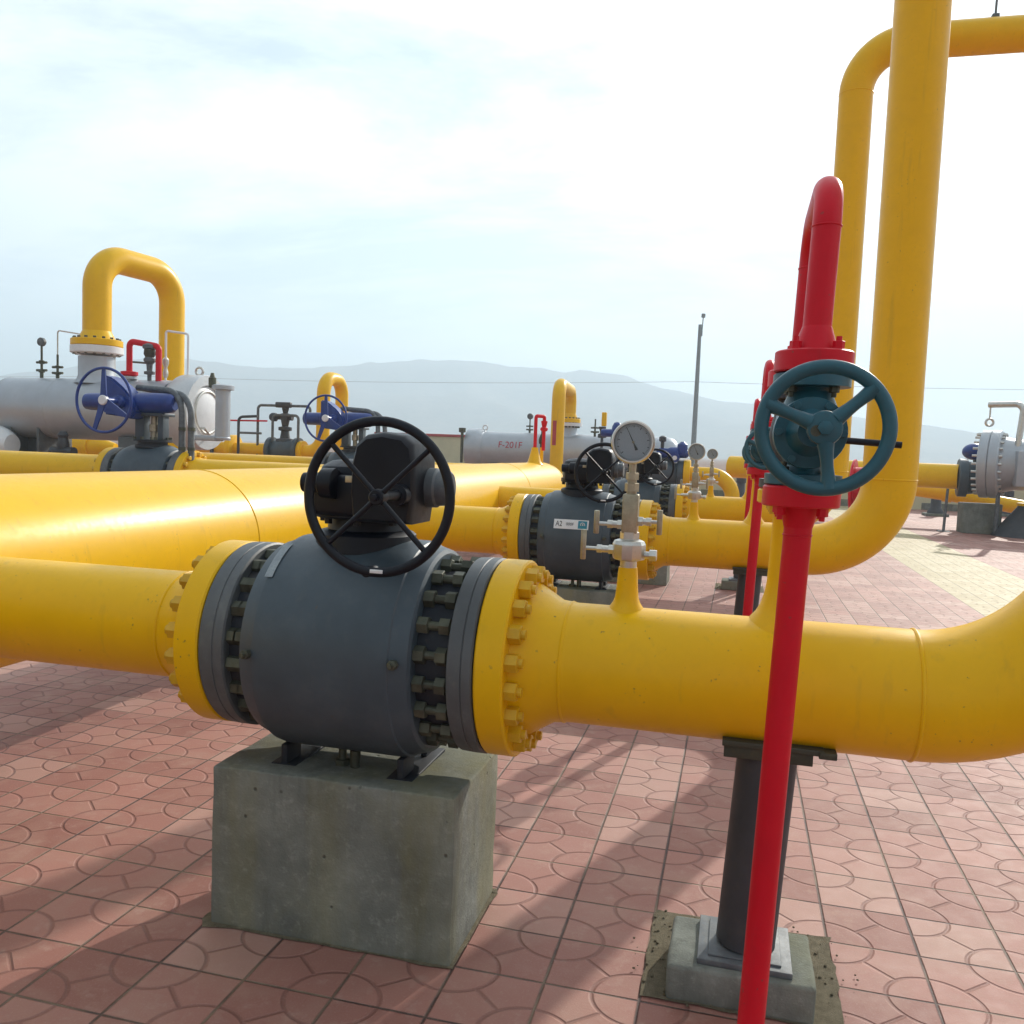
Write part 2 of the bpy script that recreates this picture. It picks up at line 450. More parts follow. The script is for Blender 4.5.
# ---- concrete plinth under the valve
def make_plinth():
    mb = MB().box((-1.083, 2.4925, .243), (.755, .455, .486), .009)
    bmesh.ops.subdivide_edges(mb.bm, edges=[e for e in mb.bm.edges if e.calc_length() > .3], cuts=6, use_grid_fill=True)
    for v in mb.bm.verts:
        n = mnoise.noise_vector(v.co*9)
        if v.co.z > .05: v.co += n*.004
        v.co.z -= .018*max(0, (v.co.y-2.3))   # the top falls away a little to the back
    o = build('concrete_plinth', mb, M['concrete'], None, (-1.083, Y0, 0), 22)
    return tag(o, 'stained concrete block carrying the nearest grey ball valve', 'concrete block', 'concrete blocks under the grey valves')

# ---- ball valve
XB0, XB1 = -1.340, -.825
def make_valve():
    t = thing('ball_valve', (-1.1, Y0, .486), 'big grey ball valve with black handwheel, nearest of the three, on the front concrete block', 'valve', 'grey ball valves with black handwheels')
    P0 = (0, Y0, ZA)
    L = XB1-XB0
    body = MB().lathe((XB0, Y0, ZA), (1,0,0), [(0,.285),(.006,.296),(.052,.312),(.056,.319),(.075,.323),(L-.075,.323),(L-.056,.319),(L-.052,.314),(L-.006,.300),(L,.288)], 72)
    b = build('body', body, M['grey'], t, angle=20)
    for x0, x1 in ((-1.477,-1.395),(-.728,-.655)):
        L2 = x1-x0
        mb = MB().lathe((x0, Y0, ZA), (1,0,0), [(0,.275),(.004,.283),(L2*.55,.285),(L2*.58,.282),(L2*.62,.285),(L2-.004,.285),(L2,.279)], 64)
        build('end_flange', mb, M['flange_grey'], t, angle=25)
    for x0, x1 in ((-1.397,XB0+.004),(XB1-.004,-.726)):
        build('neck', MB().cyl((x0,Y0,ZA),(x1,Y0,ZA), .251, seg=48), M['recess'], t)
    flange_ring(t, 'stud_bolt', me_stud_s, -1.396, .25, 20, q_x)
    me = stud_mesh(.097)
    flange_ring(t, 'stud_bolt', me, XB1-.001, .258, 20, q_x)
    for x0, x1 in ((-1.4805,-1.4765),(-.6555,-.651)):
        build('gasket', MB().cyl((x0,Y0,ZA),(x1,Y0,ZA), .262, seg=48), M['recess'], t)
    # feet
    for x in (-1.27, -.90):
        mb = MB()
        for y in (-.1, .1):
            mb.box((x, Y0+y, .508), (.02, .09, .075), .003)
        mb.box((x, Y0, .4825), (.08, .30, .012), .003)
        build('support_foot', mb, M['recess'], t)  # feet coloured near-black for the shade beneath the valve body
    mb = MB().cyl((-1.11,Y0-.08,.47),(-1.11,Y0-.08,.54), .012, seg=12); mb.hexa((-1.11,Y0-.08,.482),(0,0,1), .024,.02)
    mb.cyl((-1.06,Y0-.1,.49),(-1.06,Y0-.1,.54), .016, seg=12)
    build('drain_plug', mb, M['stud'], t)
    for x, a in ((-1.295, 178),(-.86, 176)):
        u = Vector((0, math.cos(R(a)), math.sin(R(a))))
        p = Vector((x, Y0, ZA)) + u*.318
        mb = MB(); mb.hexa(p, u, .014, .02); mb.cyl(p+u*.02, p+u*.034, .006, seg=10)
        build('vent_fitting', mb, M['stud'], t)
    # white strip label on the left shoulder, following the curve
    mb = MB()
    pts = []
    for i in range(7):
        a = R(128 - 0) if False else R(112 + 26*i/6)
        for x in (-1.290, -1.266):
            pts.append(mb.bm.verts.new((x, Y0 + .3262*math.cos(a), ZA + .3262*math.sin(a))))
    for i in range(6):
        mb.bm.faces.new((pts[2*i], pts[2*i+1], pts[2*i+3], pts[2*i+2]))
    build('strip_label', mb, M['strip'], t)
    # bonnet, gearbox, handwheel
    SX = -1.085
    mb = MB().lathe((SX, Y0, 1.13), (0,0,1), [(0,.155),(.05,.150),(.058,.140),(.064,.118),(.10,.112),(.104,.145),(.125,.147),(.128,.12)], 40)
    build('bonnet', mb, M['black'], t, angle=25)
    g = MB()
    g.lathe((SX-.005, Y0-.03, 1.232), (0,0,1), [(0,.135),(.006,.142),(.03,.142),(.034,.13),(.05,.128),(.13,.126),(.15,.118),(.166,.09),(.172,.04),(.174,0)], 40)
    g.box((SX+.02, Y0-.12, 1.30), (.24, .13, .12), .02)
    gear = build('gearbox', g, M['black'], t, angle=30)
    g = MB()   # tall rounded bevel case facing the camera
    pr = [(-.083,-.10),(.083,-.10),(.093,-.02),(.092,.07),(.085,.115),(.060,.138),(0,.147),(-.05,.138),(-.078,.115),(-.090,.06),(-.092,-.02)]
    def ring(y, s):
        return [g.bm.verts.new((-.925+px*s, y, 1.338+pz*s)) for px, pz in pr]
    rr = [ring(2.205,.90), ring(2.215,.97), ring(2.23,1.0), ring(2.37,1.0), ring(2.385,.96)]
    for a, b2 in zip(rr, rr[1:]):
        for k in range(len(pr)): g.bm.faces.new((a[k], a[(k+1)%len(pr)], b2[(k+1)%len(pr)], b2[k]))
    g.bm.faces.new(rr[0]); g.bm.faces.new(list(reversed(rr[-1])))
    build('bevel_case', g, M['black'], t, angle=40)
    mb = MB().lathe((-1.20, 2.30, 1.335), (1,0,0), [(0,.02),(.002,.028),(.05,.03),(.06,.042),(.10,.044)], 24)
    build('shaft_end', mb, M['black'], gear)
    mb = MB().lathe((-.86, 2.34, 1.335), (1,0,0), [(0,.056),(.05,.055),(.056,.050),(.085,.048),(.090,.042)], 28)
    build('motor_cap', mb, M['galv'], gear)
    for k in range(8):
        a = 2*PI*k/8+.2
        build('cover_bolt', MB().hexa((SX+.134*math.cos(a), Y0+.134*math.sin(a), 1.258), (0,0,-1), .012, .045), M['black'], gear)
    mb = MB().box((-1.02, 2.238, 1.352), (.045,.004,.018), .001)
    build('nameplate', mb, M['brass'], gear)
    mb = MB().lathe((-.868, 2.21, 1.318), (0,-1,0), [(0,.03),(.03,.028),(.032,.014),(.165,.013)], 20)
    build('input_shaft', mb, M['black'], t)
    w = handwheel(t, (-.866, 2.05, 1.319), .189, .0125, M['black'], (43,135,223,315), .0072, .021, .04)
    u = Vector((math.cos(R(262)),0,math.sin(R(262))))
    p = Vector((-.866,2.05,1.319)) + u*.189
    build('crank_knob', MB().cyl(p+Vector((0,-.004,-.004)), p+Vector((0,.055,-.004)), .013, seg=16, bev=.003), M['black'], w)
    p2 = p + Vector((.032,-.0118,.002))
    build('rim_plate', MB().box(p2, (.034,.005,.009), .001), M['white'], w)
    return t

# ---- left (inlet) pipe
HX, HR = -3.10, .415
def seam(root, p, axis, r, mat=None):
    d = Vector(axis).normalized(); p = Vector(p)
    return build('weld_seam', MB().lathe(p - d*.007, d, [(0,r-.002),(.003,r+.0028),(.007,r+.0042),(.011,r+.0026),(.014,r-.002)], 96, False, random.random()), mat or M['yellow'], root)
def make_inlet():
    t = thing('inlet_pipe', (-2.2, Y0, ZA-PR), 'yellow flanged pipe left of the nearest grey valve, running out of the picture', 'pipe', 'yellow pipes between header and valves')
    build('pipe', MB().cyl((-2.78,Y0,ZA),(-1.70,Y0,ZA), PR, seg=64), M['yellow'], t)
    build('weld_neck', MB().lathe((-1.70,Y0,ZA),(1,0,0),[(0,PR),(.03,PR+.003),(.11,.215),(.142,.222)],64), M['yellow'], t)
    build('flange', MB().lathe((-1.56,Y0,ZA),(1,0,0),[(0,.278),(.005,.284),(.075,.284),(.080,.279)],64), M['yellow'], t, angle=25)
    flange_ring(t, 'hex_nut', me_ynut, -1.56, .245, 20, q_mx)
    seam(t, (-1.70,Y0,ZA), (1,0,0), PR)
    return t

# ---- right (outlet) pipe with the rising elbow
def make_riser():
    t = thing('riser_pipe', (.2, Y0, ZA-PR), 'yellow flanged pipe from the nearest grey valve, elbow rising at the right edge', 'pipe', 'yellow riser pipes')
    RB = .50
    def col(x, z): return (x, Y0, z)
    build('flange', MB().lathe((-.651,Y0,ZA),(1,0,0),[(0,.279),(.005,.284),(.075,.284),(.080,.278)],64), M['yellow'], t, angle=25)
    flange_ring(t, 'hex_nut', me_ynut, -.571, .245, 20, q_x)
    build('weld_neck', MB().lathe((-.573,Y0,ZA),(1,0,0),[(0,.226),(.03,.218),(.10,PR+.005),(.145,PR)],64), M['yellow'], t)
    seam(t, (-.443,Y0,ZA), (1,0,0), PR)
    XR, ZT = .972, 5.79
    pts = bend([(-.443,Y0,ZA),(XR,Y0,ZA),(XR+.012,Y0,ZT),(9.5,Y0,ZT)], RB, 20)
    build('pipe', MB().tube(pts, PR, 64), M['yellow'], t, angle=60)
    seam(t, (XR-RB,Y0,ZA), (1,0,0), PR); seam(t, (XR+.001,Y0,ZA+RB), (0,0,1), PR)
    seam(t, (XR+.012,Y0,ZT-RB), (0,0,1), PR); seam(t, (XR+RB+.012,Y0,ZT), (1,0,0), PR)
    # gauge branch and vent branch
    build('gauge_branch', MB().lathe((-.287,Y0,ZA+PR-.03),(0,0,1),[(0,.066),(.03,.048),(.045,.038),(.06,.033),(.09,.030),(.128,.028),(.145,.026)],36), M['yellow'], t)
    return t

# ---- steel support under the riser pipe
def make_support():
    t = thing('pipe_support', (.10, 2.45, .10), 'dark grey steel post under the nearest yellow pipe, bolted to a small slab', 'pipe support', 'steel pipe supports')
    mb = MB().box((.085,2.45,.108), (.245,.235,.016), .002); mb.box((.085,2.45,.1185), (.19,.19,.006), .002)
    build('base_plate', mb, M['galv'], t)
    build('post', MB().cyl((.088,2.45,.125),(.118,2.45,.662), .079, seg=40), M['darksteel'], t)
    mb = MB().box((.125,2.45,.700), (.255,.19,.016), .002)
    mb.box((.115,2.45,.676), (.225,.17,.032), .002); mb.box((.262,2.44,.696), (.045,.18,.018), .003)
    build('saddle_plate', mb, M['olive'], t)
    return t
def make_slab():
    mb = MB().box((.075,2.445,.049), (.38,.275,.102), .012)
    bmesh.ops.subdivide_edges(mb.bm, edges=[e for e in mb.bm.edges if e.calc_length() > .15], cuts=5, use_grid_fill=True)
    for v in mb.bm.verts: v.co += mnoise.noise_vector(v.co*9)*.006
    o = build('concrete_footing', mb, M['concrete_pale'], None, (.075,2.45,0), 40)
    return tag(o, 'low rough concrete footing under the front steel post', 'concrete footing', 'concrete footings under the steel posts')
def make_gravel():
    mb = MB()
    n = 14
    ed = lambda i, j: .016*mnoise.noise(Vector((i*.9, j*.9, 4.1))) if (i in (0,n) or j in (0,n)) else 0
    vs = [[mb.bm.verts.new((-.181 + .525*i/n + ed(i,j), 2.30+.465*j/n + ed(j,i), .004 + .006*abs(mnoise.noise(Vector((i*1.7,j*1.3,.2)))))) for i in range(n+1)] for j in range(n+1)]
    for j in range(n):
        for i in range(n): mb.bm.faces.new((vs[j][i],vs[j][i+1],vs[j+1][i+1],vs[j+1][i]))
    for k in range(520):
        x = random.gauss(.08,.13); y = random.gauss(2.53,.13)
        if not (-.23 < x < .40 and 2.28 < y < 2.80): continue
        if -.10 < x < .25 and 2.32 < y < 2.57: continue
        r = random.uniform(.0012,.0055)
        bmesh.ops.create_icosphere(mb.bm, subdivisions=1, radius=r, matrix=Matrix.Translation((x,y,.006+r*.3)) @ Matrix.Diagonal((1,random.uniform(.7,1.3),.7,1)))
    return tag(build('gravel', mb, M['gravel'], None, (.08,2.45,0), 60), kind='stuff')

# ---- pressure gauge and its manifold
def make_gauge():
    X, Y = -.287, Y0
    t = thing('pressure_gauge', (X,Y,1.14), 'large round pressure gauge on a steel needle valve manifold, nearest and biggest of the row', 'gauge', 'pressure gauges on the yellow pipes')
    mb = MB().cyl((X,Y,1.055),(X,Y,1.155), .0235, seg=24)
    mb.lathe((X,Y,1.150),(0,0,1),[(0,.030),(.004,.044),(.012,.047),(.046,.047),(.056,.042),(.060,.030)],10)
    mb.hexa((X,Y,1.208),(0,0,1),.027,.024)
    build('union', mb, M['steel'], t, angle=25)
    mb = MB().box((X,Y,1.283),(.044,.044,.110),.004)
    build('manifold_block', mb, M['brass'], t)
    mb = MB().cyl((X,Y,1.335),(X,Y,1.35),.014,seg=16); mb.hexa((X,Y,1.345),(0,0,1),.020,.024); mb.cyl((X,Y,1.365),(X,Y,1.385),.013,seg=16)
    mb.hexa((X,Y,1.378),(0,0,1),.018,.020); mb.cyl((X,Y,1.395),(X,Y,1.428),.010,seg=16)
    build('gauge_stem', mb, M['brass'], t, angle=25)
    def needle_valve(z, sgn, length, barlen, zt=0.0, x0=.02):
        mb = MB(); d = (sgn,0,0)
        mb.hexa((X+sgn*x0,Y,z), d, .014, .016); mb.cyl((X+sgn*x0,Y,z),(X+sgn*(x0+length*.55),Y,z),.010,seg=14)
        mb.hexa((X+sgn*(x0+length*.40),Y,z), d, .0125, .014); mb.cyl((X+sgn*(x0+length*.5),Y,z),(X+sgn*(x0+length),Y,z),.0055,seg=12)
        v = build('needle_valve', mb, M['steel'], t, angle=25)
        xx = X+sgn*(x0+length)
        build('bar_handle', MB().cyl((xx,Y-.002,z-barlen/2+zt),(xx,Y-.002,z+barlen/2+zt),.0078,seg=14,bev=.002), M['brass'], v)
    needle_valve(1.262, 1, .062, .07); needle_valve(1.25, -1, .075, .066, .004); needle_valve(1.178, -1, .088, .086, .010, .042)
    mb = MB().cyl((X+.04,Y,1.168),(X+.075,Y,1.168),.010,seg=12); mb.hexa((X+.058,Y,1.168),(1,0,0),.017,.02)
    build('bleed_plug', mb, M['steel'], t, angle=25)
    C = Vector((X, Y-.005, 1.483)); ax = (0,-1,0)
    mb = MB().lathe(C + Vector((0,.022,0)), ax, [(0,.050),(.004,.056),(.030,.057),(.034,.0605),(.046,.0605),(.050,.057),(.050,.0525),(.040,.0515)], 56, False)
    mb.lathe(C + Vector((0,.022,0)), ax, [(0,.0001),(0.0001,.050)], 56, False)
    bez = build('gauge_case', mb, M['steel'], t, angle=25)
    m, nt, b = nodes_of('gauge_dial') if 'gauge_dial' not in bpy.data.materials else (bpy.data.materials['gauge_dial'],None,None)
    if nt: b.inputs['Base Color'].default_value = (.62,.66,.70,1); b.inputs['Roughness'].default_value = .5
    D = C + Vector((0,-.010,0))
    build('dial', MB().lathe(D, ax, [(-.002,.0515),(0,.0515)], 48), m, t, angle=20)
    mb = MB()
    for k in range(0, 51):
        a = R(225 - 270*k/50); u = Vector((math.cos(a),0,math.sin(a))); v = Vector((-u.z,0,u.x))
        r0 = .0385 if k % 10 == 0 else (.041 if k % 5 == 0 else .0435); w = .0009 if k % 5 == 0 else .0004
        f = D + Vector((0,-.0006,0))
        mb.quad([f+u*r0-v*w, f+u*.0465-v*w, f+u*.0465+v*w, f+u*r0+v*w])
    build('scale_marks', mb, M['needle'], bez, smooth=False)
    f = D + Vector((0,-.004,0)); a = R(116); u = Vector((math.cos(a),0,math.sin(a))); v = Vector((-u.z,0,u.x))
    mb = MB(); 
    for yy in (0, .001):
        o_ = Vector((0,yy,0))
        mb.quad([f+o_-u*.024-v*.0042, f+o_-u*.006-v*.0016, f+o_-u*.006+v*.0016, f+o_-u*.024+v*.0042])
        mb.quad([f+o_-u*.006-v*.0016, f+o_+u*.040-v*.0004, f+o_+u*.040+v*.0004, f+o_-u*.006+v*.0016])
    nd = build('needle', mb, M['needle'], t, smooth=False)
    build('needle_boss', MB().cyl(f+Vector((0,.003,0)), f+Vector((0,-.0015,0)), .0036, seg=16), M['brass'], nd)
    build('glass', MB().lathe(C+Vector((0,-.021,0)), ax, [(0,.0525),(.0025,.0525)], 40), M['glass'], t)
    return t

# ---- vent bypass: branch, lever valve, red U, teal globe valve, red drop
LK = .033
def lean(mb): return mb.shear(LK, 0)
VX = .092
YN, YF = 2.05, Y0
def bolts4(parent, x, y, z, rad, mat, up=1, n=4, r=.0125, h=.018, name='bolt'):
    for k in range(n):
        a = 2*PI*(k+.5)/n
        mb = MB(); p = (x+rad*math.cos(a), y+rad*math.sin(a), z)
        mb.hexa(p, (0,0,up), r, h); mb.cyl(p, (p[0],p[1],z+up*(h+.010)), r*.5, seg=10)
        build(name, lean(mb), mat, parent, angle=25)
def make_upipe():
    t = thing('vent_pipe', (VX, (YN+YF)/2, 1.63), 'red inverted U pipe above the nearest teal handwheel', 'pipe', 'red U-shaped vent pipes')
    zt = 2.056
    pts = bend([(VX,YF,1.70),(VX,YF,zt),(VX,YN,zt),(VX,YN,1.70)], .10, 14)
    build('pipe', lean(MB().tube(pts, .0305, 32)), M['red'], t, angle=60)
    for y in (YN, YF):
        f = build('flange', lean(MB().lathe((VX,y,1.641),(0,0,1),[(0,.079),(.003,.083),(.043,.083),(.046,.079),(.047,.05),(.065,.043),(.10,.031)],40)), M['red'], t, angle=25)
        bolts4(f, VX, y, 1.687, .062, M['red'])
        build('weld_seam', lean(MB().torus((VX,y,1.955),(0,0,1),.0305,.0022,32,8)), M['red'], t)
    return t
def make_globe():
    t = thing('globe_valve', (VX,YN,1.39), 'teal hand-operated valve with three-spoked wheel, nearest of its row on the red pipe', 'valve', 'teal valves with handwheels')
    mb = MB().lathe((VX,YN,1.395),(0,0,1),[(0,.078),(.003,.082),(.024,.082),(.027,.05),(.045,.042),(.07,.055),(.10,.068),(.125,.072),(.15,.068),(.18,.055),(.205,.044),(.212,.05),(.215,.082),(.240,.082),(.243,.078)],40)
    body = build('body', lean(mb), M['teal'], t, angle=25)
    zc = 1.508
    mb = MB().lathe((VX,YN,zc),(0,-1,0),[(.03,.060),(.062,.058),(.064,.074),(.080,.076),(.083,.076),(.100,.074),(.102,.05),(.12,.042),(.15,.032),(.175,.030)],36)
    build('bonnet', lean(mb), M['teal'], t, angle=25)
    for k in range(6):
        a = 2*PI*k/6; mb = MB(); mb.hexa((VX+.064*math.cos(a), YN-.102, zc+.064*math.sin(a)), (0,-1,0), .009, .012)
        build('bonnet_bolt', lean(mb), M['teal'], t, angle=25)
    build('stem', lean(MB().cyl((VX,YN-.16,zc),(VX,YN-.245,zc),.011,seg=16)), M['stud'], t)
    for z, up in ((1.422,1),(1.61,-1)):
        bolts4(t, VX, YN, z, .062, M['stud'], up, r=.011, h=.014)
    xs = VX + LK*zc
    w = handwheel(t, (xs+.016, YN-.23, zc+.006), .1185, .0140, M['teal'], (42,158,277), .0135, .0345, .035, wide=.0135)
    return t
def make_lever():
    t = thing('lever_valve', (VX,YF,1.37), 'dark flanged valve with black lever behind the nearest teal valve', 'valve', 'lever valves below the red vent pipes')
    mb = MB().lathe((VX,YF,1.373),(0,0,1),[(0,.078),(.003,.082),(.024,.082),(.027,.05),(.06,.055),(.10,.064),(.135,.068),(.17,.064),(.21,.055),(.235,.05),(.238,.082),(.262,.082),(.267,.078)],36)
    build('body', lean(mb), M['darksteel'], t, angle=25)
    build('stem', lean(MB().cyl((VX,YF-.05,1.487),(VX,YF-.115,1.487),.018,seg=16)), M['stud'], t)
    mb = MB().tube([(VX,YF-.105,1.515),(VX+.05,YF-.105,1.515),(VX+.10,YF-.105,1.505),(VX+.250,YF-.105,1.497)], [.014,.012,.0085,.0085], 12)
    build('lever', lean(mb), M['black'], t)
    return t
def make_drop():
    t = thing('drain_pipe', (VX,YN,0), 'red vertical pipe from the nearest teal valve to the paving', 'pipe', 'red drain pipes')
    build('pipe', lean(MB().cyl((VX,YN,-.01),(VX,YN,1.35),.0305,seg=32)), M['red'], t)
    f = build('flange', lean(MB().lathe((VX,YN,1.302),(0,0,1),[(0,.031),(.035,.040),(.044,.044),(.046,.079),(.049,.083),(.088,.083),(.092,.079)],40)), M['red'], t, angle=25)
    bolts4(f, VX, YN, 1.348, .062, M['red'], -1)
    build('weld_seam', lean(MB().torus((VX,YN,1.285),(0,0,1),.0305,.0022,32,8)), M['red'], t)
    return t
def make_branch():
    t = thing('branch_pipe', (VX,YF,1.0), 'short yellow branch rising from the front pipe behind the red drain pipe', 'pipe', 'yellow branch pipes')
    build('pipe', lean(MB().lathe((VX-.004,YF,ZA+PR-.03),(0,0,1),[(0,.092),(.03,.072),(.05,.056),(.07,.046),(.10,.038),(.13,.034),(.3,.033),(.345,.036)],36)), M['yellow'], t)
    f = build('flange', lean(MB().lathe((VX,YF,1.333),(0,0,1),[(0,.079),(.003,.083),(.034,.083),(.037,.079)],36)), M['yellow'], t, angle=25)
    bolts4(f, VX, YF, 1.333, .062, M['yellow_bolt'], -1)
    return t

# soil caught along the foot of the front block
mb = MB(); ring = []
per = [(-1.468,2.262),(-.698,2.262),(-.698,2.722),(-1.468,2.722)]
for (ax, ay), (bx_, by_) in zip(per, per[1:]+per[:1]):
    m_ = 26
    dx, dy = bx_-ax, by_-ay; L_ = math.hypot(dx, dy); nx, ny = dy/L_, -dx/L_
    for k in range(m_):
        x, y = ax+dx*k/m_, ay+dy*k/m_
        wd = max(.002,   .004 + .016*mnoise.noise(Vector((x*7, y*7, 2.2))) + (.020 if (k < 3 or k > m_-4) else 0)*abs(mnoise.noise(Vector((x*3+5, y*3, .7)))*2))
        ring.append((mb.bm.verts.new((x-nx*.02, y-ny*.02, .007)), mb.bm.verts.new((x+nx*wd, y+ny*wd, .0035))))
for a, b in zip(ring, ring[1:]+ring[:1]): mb.bm.faces.new((a[0], b[0], b[1], a[1]))
tag(build('soil', mb, M['gravel'], None, (-1.08,2.49,0), 60), kind='stuff')
plinth = make_plinth(); valve = make_valve(); inlet = make_inlet(); riser = make_riser()
support = make_support(); slab = make_slab(); gravel = make_gravel(); gauge = make_gauge()
upipe = make_upipe(); globe = make_globe(); lever = make_lever(); drop = make_drop(); branch = make_branch()
copies = {
 plinth: ('concrete block under the second grey ball valve, beside the white and teal sticker', 'concrete block under the third and farthest of the black-wheeled grey valves'),
 valve: ('grey ball valve with a white and teal sticker, second of the three', 'grey ball valve behind the big gauge, farthest of the three with black handwheels'),
 inlet: ('yellow flanged pipe left of the second valve, meeting the thick header', 'yellow pipe joining the thick header left of the third black-wheeled valve'),
 riser: ('thick yellow riser, second in the row, with its whole lower elbow in view', 'yellow riser farther back, bending right at its top'),
 support: ('dark steel post under the second yellow pipe, seen past the front pipe', 'steel post under the third yellow pipe, mostly hidden'),
 slab: ('concrete footing under the second steel post', 'concrete footing under the third steel post'),
 gravel: (None, None),
 gauge: ('smaller pressure gauge right of the big one, second in the row', 'smallest and farthest pressure gauge, just right of the second one'),
 upipe: ('red inverted U pipe, second in the row, hidden behind the front one', 'thin red U pipe farthest back, top showing left of the front handwheel'),
 globe: ('teal valve second in the row, its wheel peeping out left of the front handwheel', 'teal valve farthest back in the row of red drain pipes'),
 lever: ('dark lever valve, second in the row', 'dark lever valve, farthest in the row'),
 drop: ('red vertical pipe second in the row, left of the front red pipe', 'thinnest red vertical pipe, farthest in the row'),
 branch: ('short yellow branch rising from the second yellow pipe', 'short yellow branch rising from the third yellow pipe'),
}
second = {}
for src, labs in copies.items():
    for k in (1, 2):
        sk = ('strip_label',)
        c = dup(src, (0, DY*k, 0), labs[k-1], skip=sk)
        if k == 1: second[src] = c

# text as mesh
def text_mb(s, size, to_world, depth=0.0):
    cu = bpy.data.curves.new('lettering', 'FONT'); cu.body = s; cu.size = size; cu.align_x = 'CENTER'; cu.align_y = 'CENTER'
    cu.extrude = 0
    o = bpy.data.objects.new('lettering_tmp', cu); COL.objects.link(o)
    dg = bpy.context.evaluated_depsgraph_get(); me = bpy.data.meshes.new_from_object(o.evaluated_get(dg))
    mb = MB(); mb.bm.from_mesh(me)
    bpy.data.objects.remove(o); bpy.data.meshes.remove(me)
    bmesh.ops.triangulate(mb.bm, faces=mb.bm.faces[:])
    for _ in range(3):
        es = [e for e in mb.bm.edges if e.calc_length() > size*.16]
        if es: bmesh.ops.subdivide_edges(mb.bm, edges=es, cuts=1)
        bmesh.ops.triangulate(mb.bm, faces=mb.bm.faces[:])
    for v in mb.bm.verts: v.co = Vector(to_world(v.co.x, v.co.y))
    return mb
# sticker on the second valve's barrel
Y2 = Y0 + DY
def barrel(x, z, lift):
    r = .323 + lift; dz = z - ZA
    return (x, Y2 - math.sqrt(max(r*r - dz*dz, 0)), z)
def curved_patch(x0, x1, z0, z1, lift, n=8):
    mb = MB(); vs = []
    for i in range(n+1):
        z = z0 + (z1-z0)*i/n
        vs.append((mb.bm.verts.new(barrel(x0,z,lift)), mb.bm.verts.new(barrel(x1,z,lift))))
    for a, b in zip(vs, vs[1:]): mb.bm.faces.new((a[0],a[1],b[1],b[0]))
    return mb
v2 = second[valve]
st = build('sticker', curved_patch(-1.218,-.975,.918,.982,.0015), M['white'], v2)
build('sticker_square', curved_patch(-1.048,-.985,.924,.976,.0025), M['sticker_teal'], st)
mb = MB(); mb.torus(barrel(-1.016,.95,.004), (0,-1,-.3), .015, .0025, 24, 6); mb.sphere(barrel(-1.016,.95,.003), .006, (1,.3,1), 10, 6)
build('sticker_mark', mb, M['white'], st)
build('lettering', text_mb('A2', .05, lambda a, b: barrel(-1.182+a*.8, .951+b, .003)), M['needle'], st)
build('lettering', text_mb('000F', .028, lambda a, b: barrel(-1.105+a, .951+b, .003)), M['needle'], st)

# ------------------------------------------------------------------ the thick header
hd = thing('header_pipe', (HX, 7, .43), 'thick yellow header pipe running away behind the nearest valve, top gleaming', 'pipe')
YH = 14.0
build('barrel', MB().lathe((HX,-1.2,ZA),(0,1,0),[(0,HR),(YH+1.2,HR),(YH+1.3,HR*.985),(YH+1.4,HR*.90),(YH+1.47,HR*.72),(YH+1.52,HR*.45),(YH+1.54,.001)],96), M['yellow'], hd, angle=50)
for y in (1.1, 4.62, 8.2, 11.6, YH-.02): seam(hd, (HX,y,ZA), (0,1,0), HR)
mb = MB().box((HX,8.1,.22),(.7,.4,.44),.02)
tag(build('header_block', mb, M['concrete'], None, (HX,8.1,0)), 'concrete block under the thick header, hidden behind the front pipe', 'concrete block')
hv = thing('header_vent', (HX+.04,13.35,1.26), 'thin red vent pipe on a yellow cone atop the far end of the header', 'pipe')
build('cone_nozzle', MB().lathe((HX+.04,13.35,1.235),(0,0,1),[(0,.14),(.05,.10),(.22,.055),(.26,.05)],24), M['yellow'], hv)
build('pipe', MB().tube(bend([(HX+.04,13.35,1.49),(HX+.04,13.35,1.98),(HX+.14,13.5,1.98),(HX+.14,13.5,1.45)],.03,5),.028,12), M['red'], hv)
mb = MB().lathe((HX+.14,13.5,1.75),(0,0,1),[(0,.04),(.02,.06),(.05,.06),(.07,.035),(.14,.05),(.16,.05)],16)
build('valve_body', mb, M['red'], hv)
hv2 = thing('header_vent_stub', (HX+.28,13.75,1.26), 'short yellow and dark instrument stub at the header end, right of the red vent', 'instrument')
build('nozzle', MB().cyl((HX+.06,13.75,1.05),(HX+.06,13.75,1.5),.03,seg=14), M['yellow'], hv2)
build('valve_body', MB().lathe((HX+.06,13.75,1.5),(0,0,1),[(0,.03),(.05,.03),(.06,.05),(.12,.055),(.18,.04),(.22,.02),(.30,.02)],14), M['olive'], hv2)

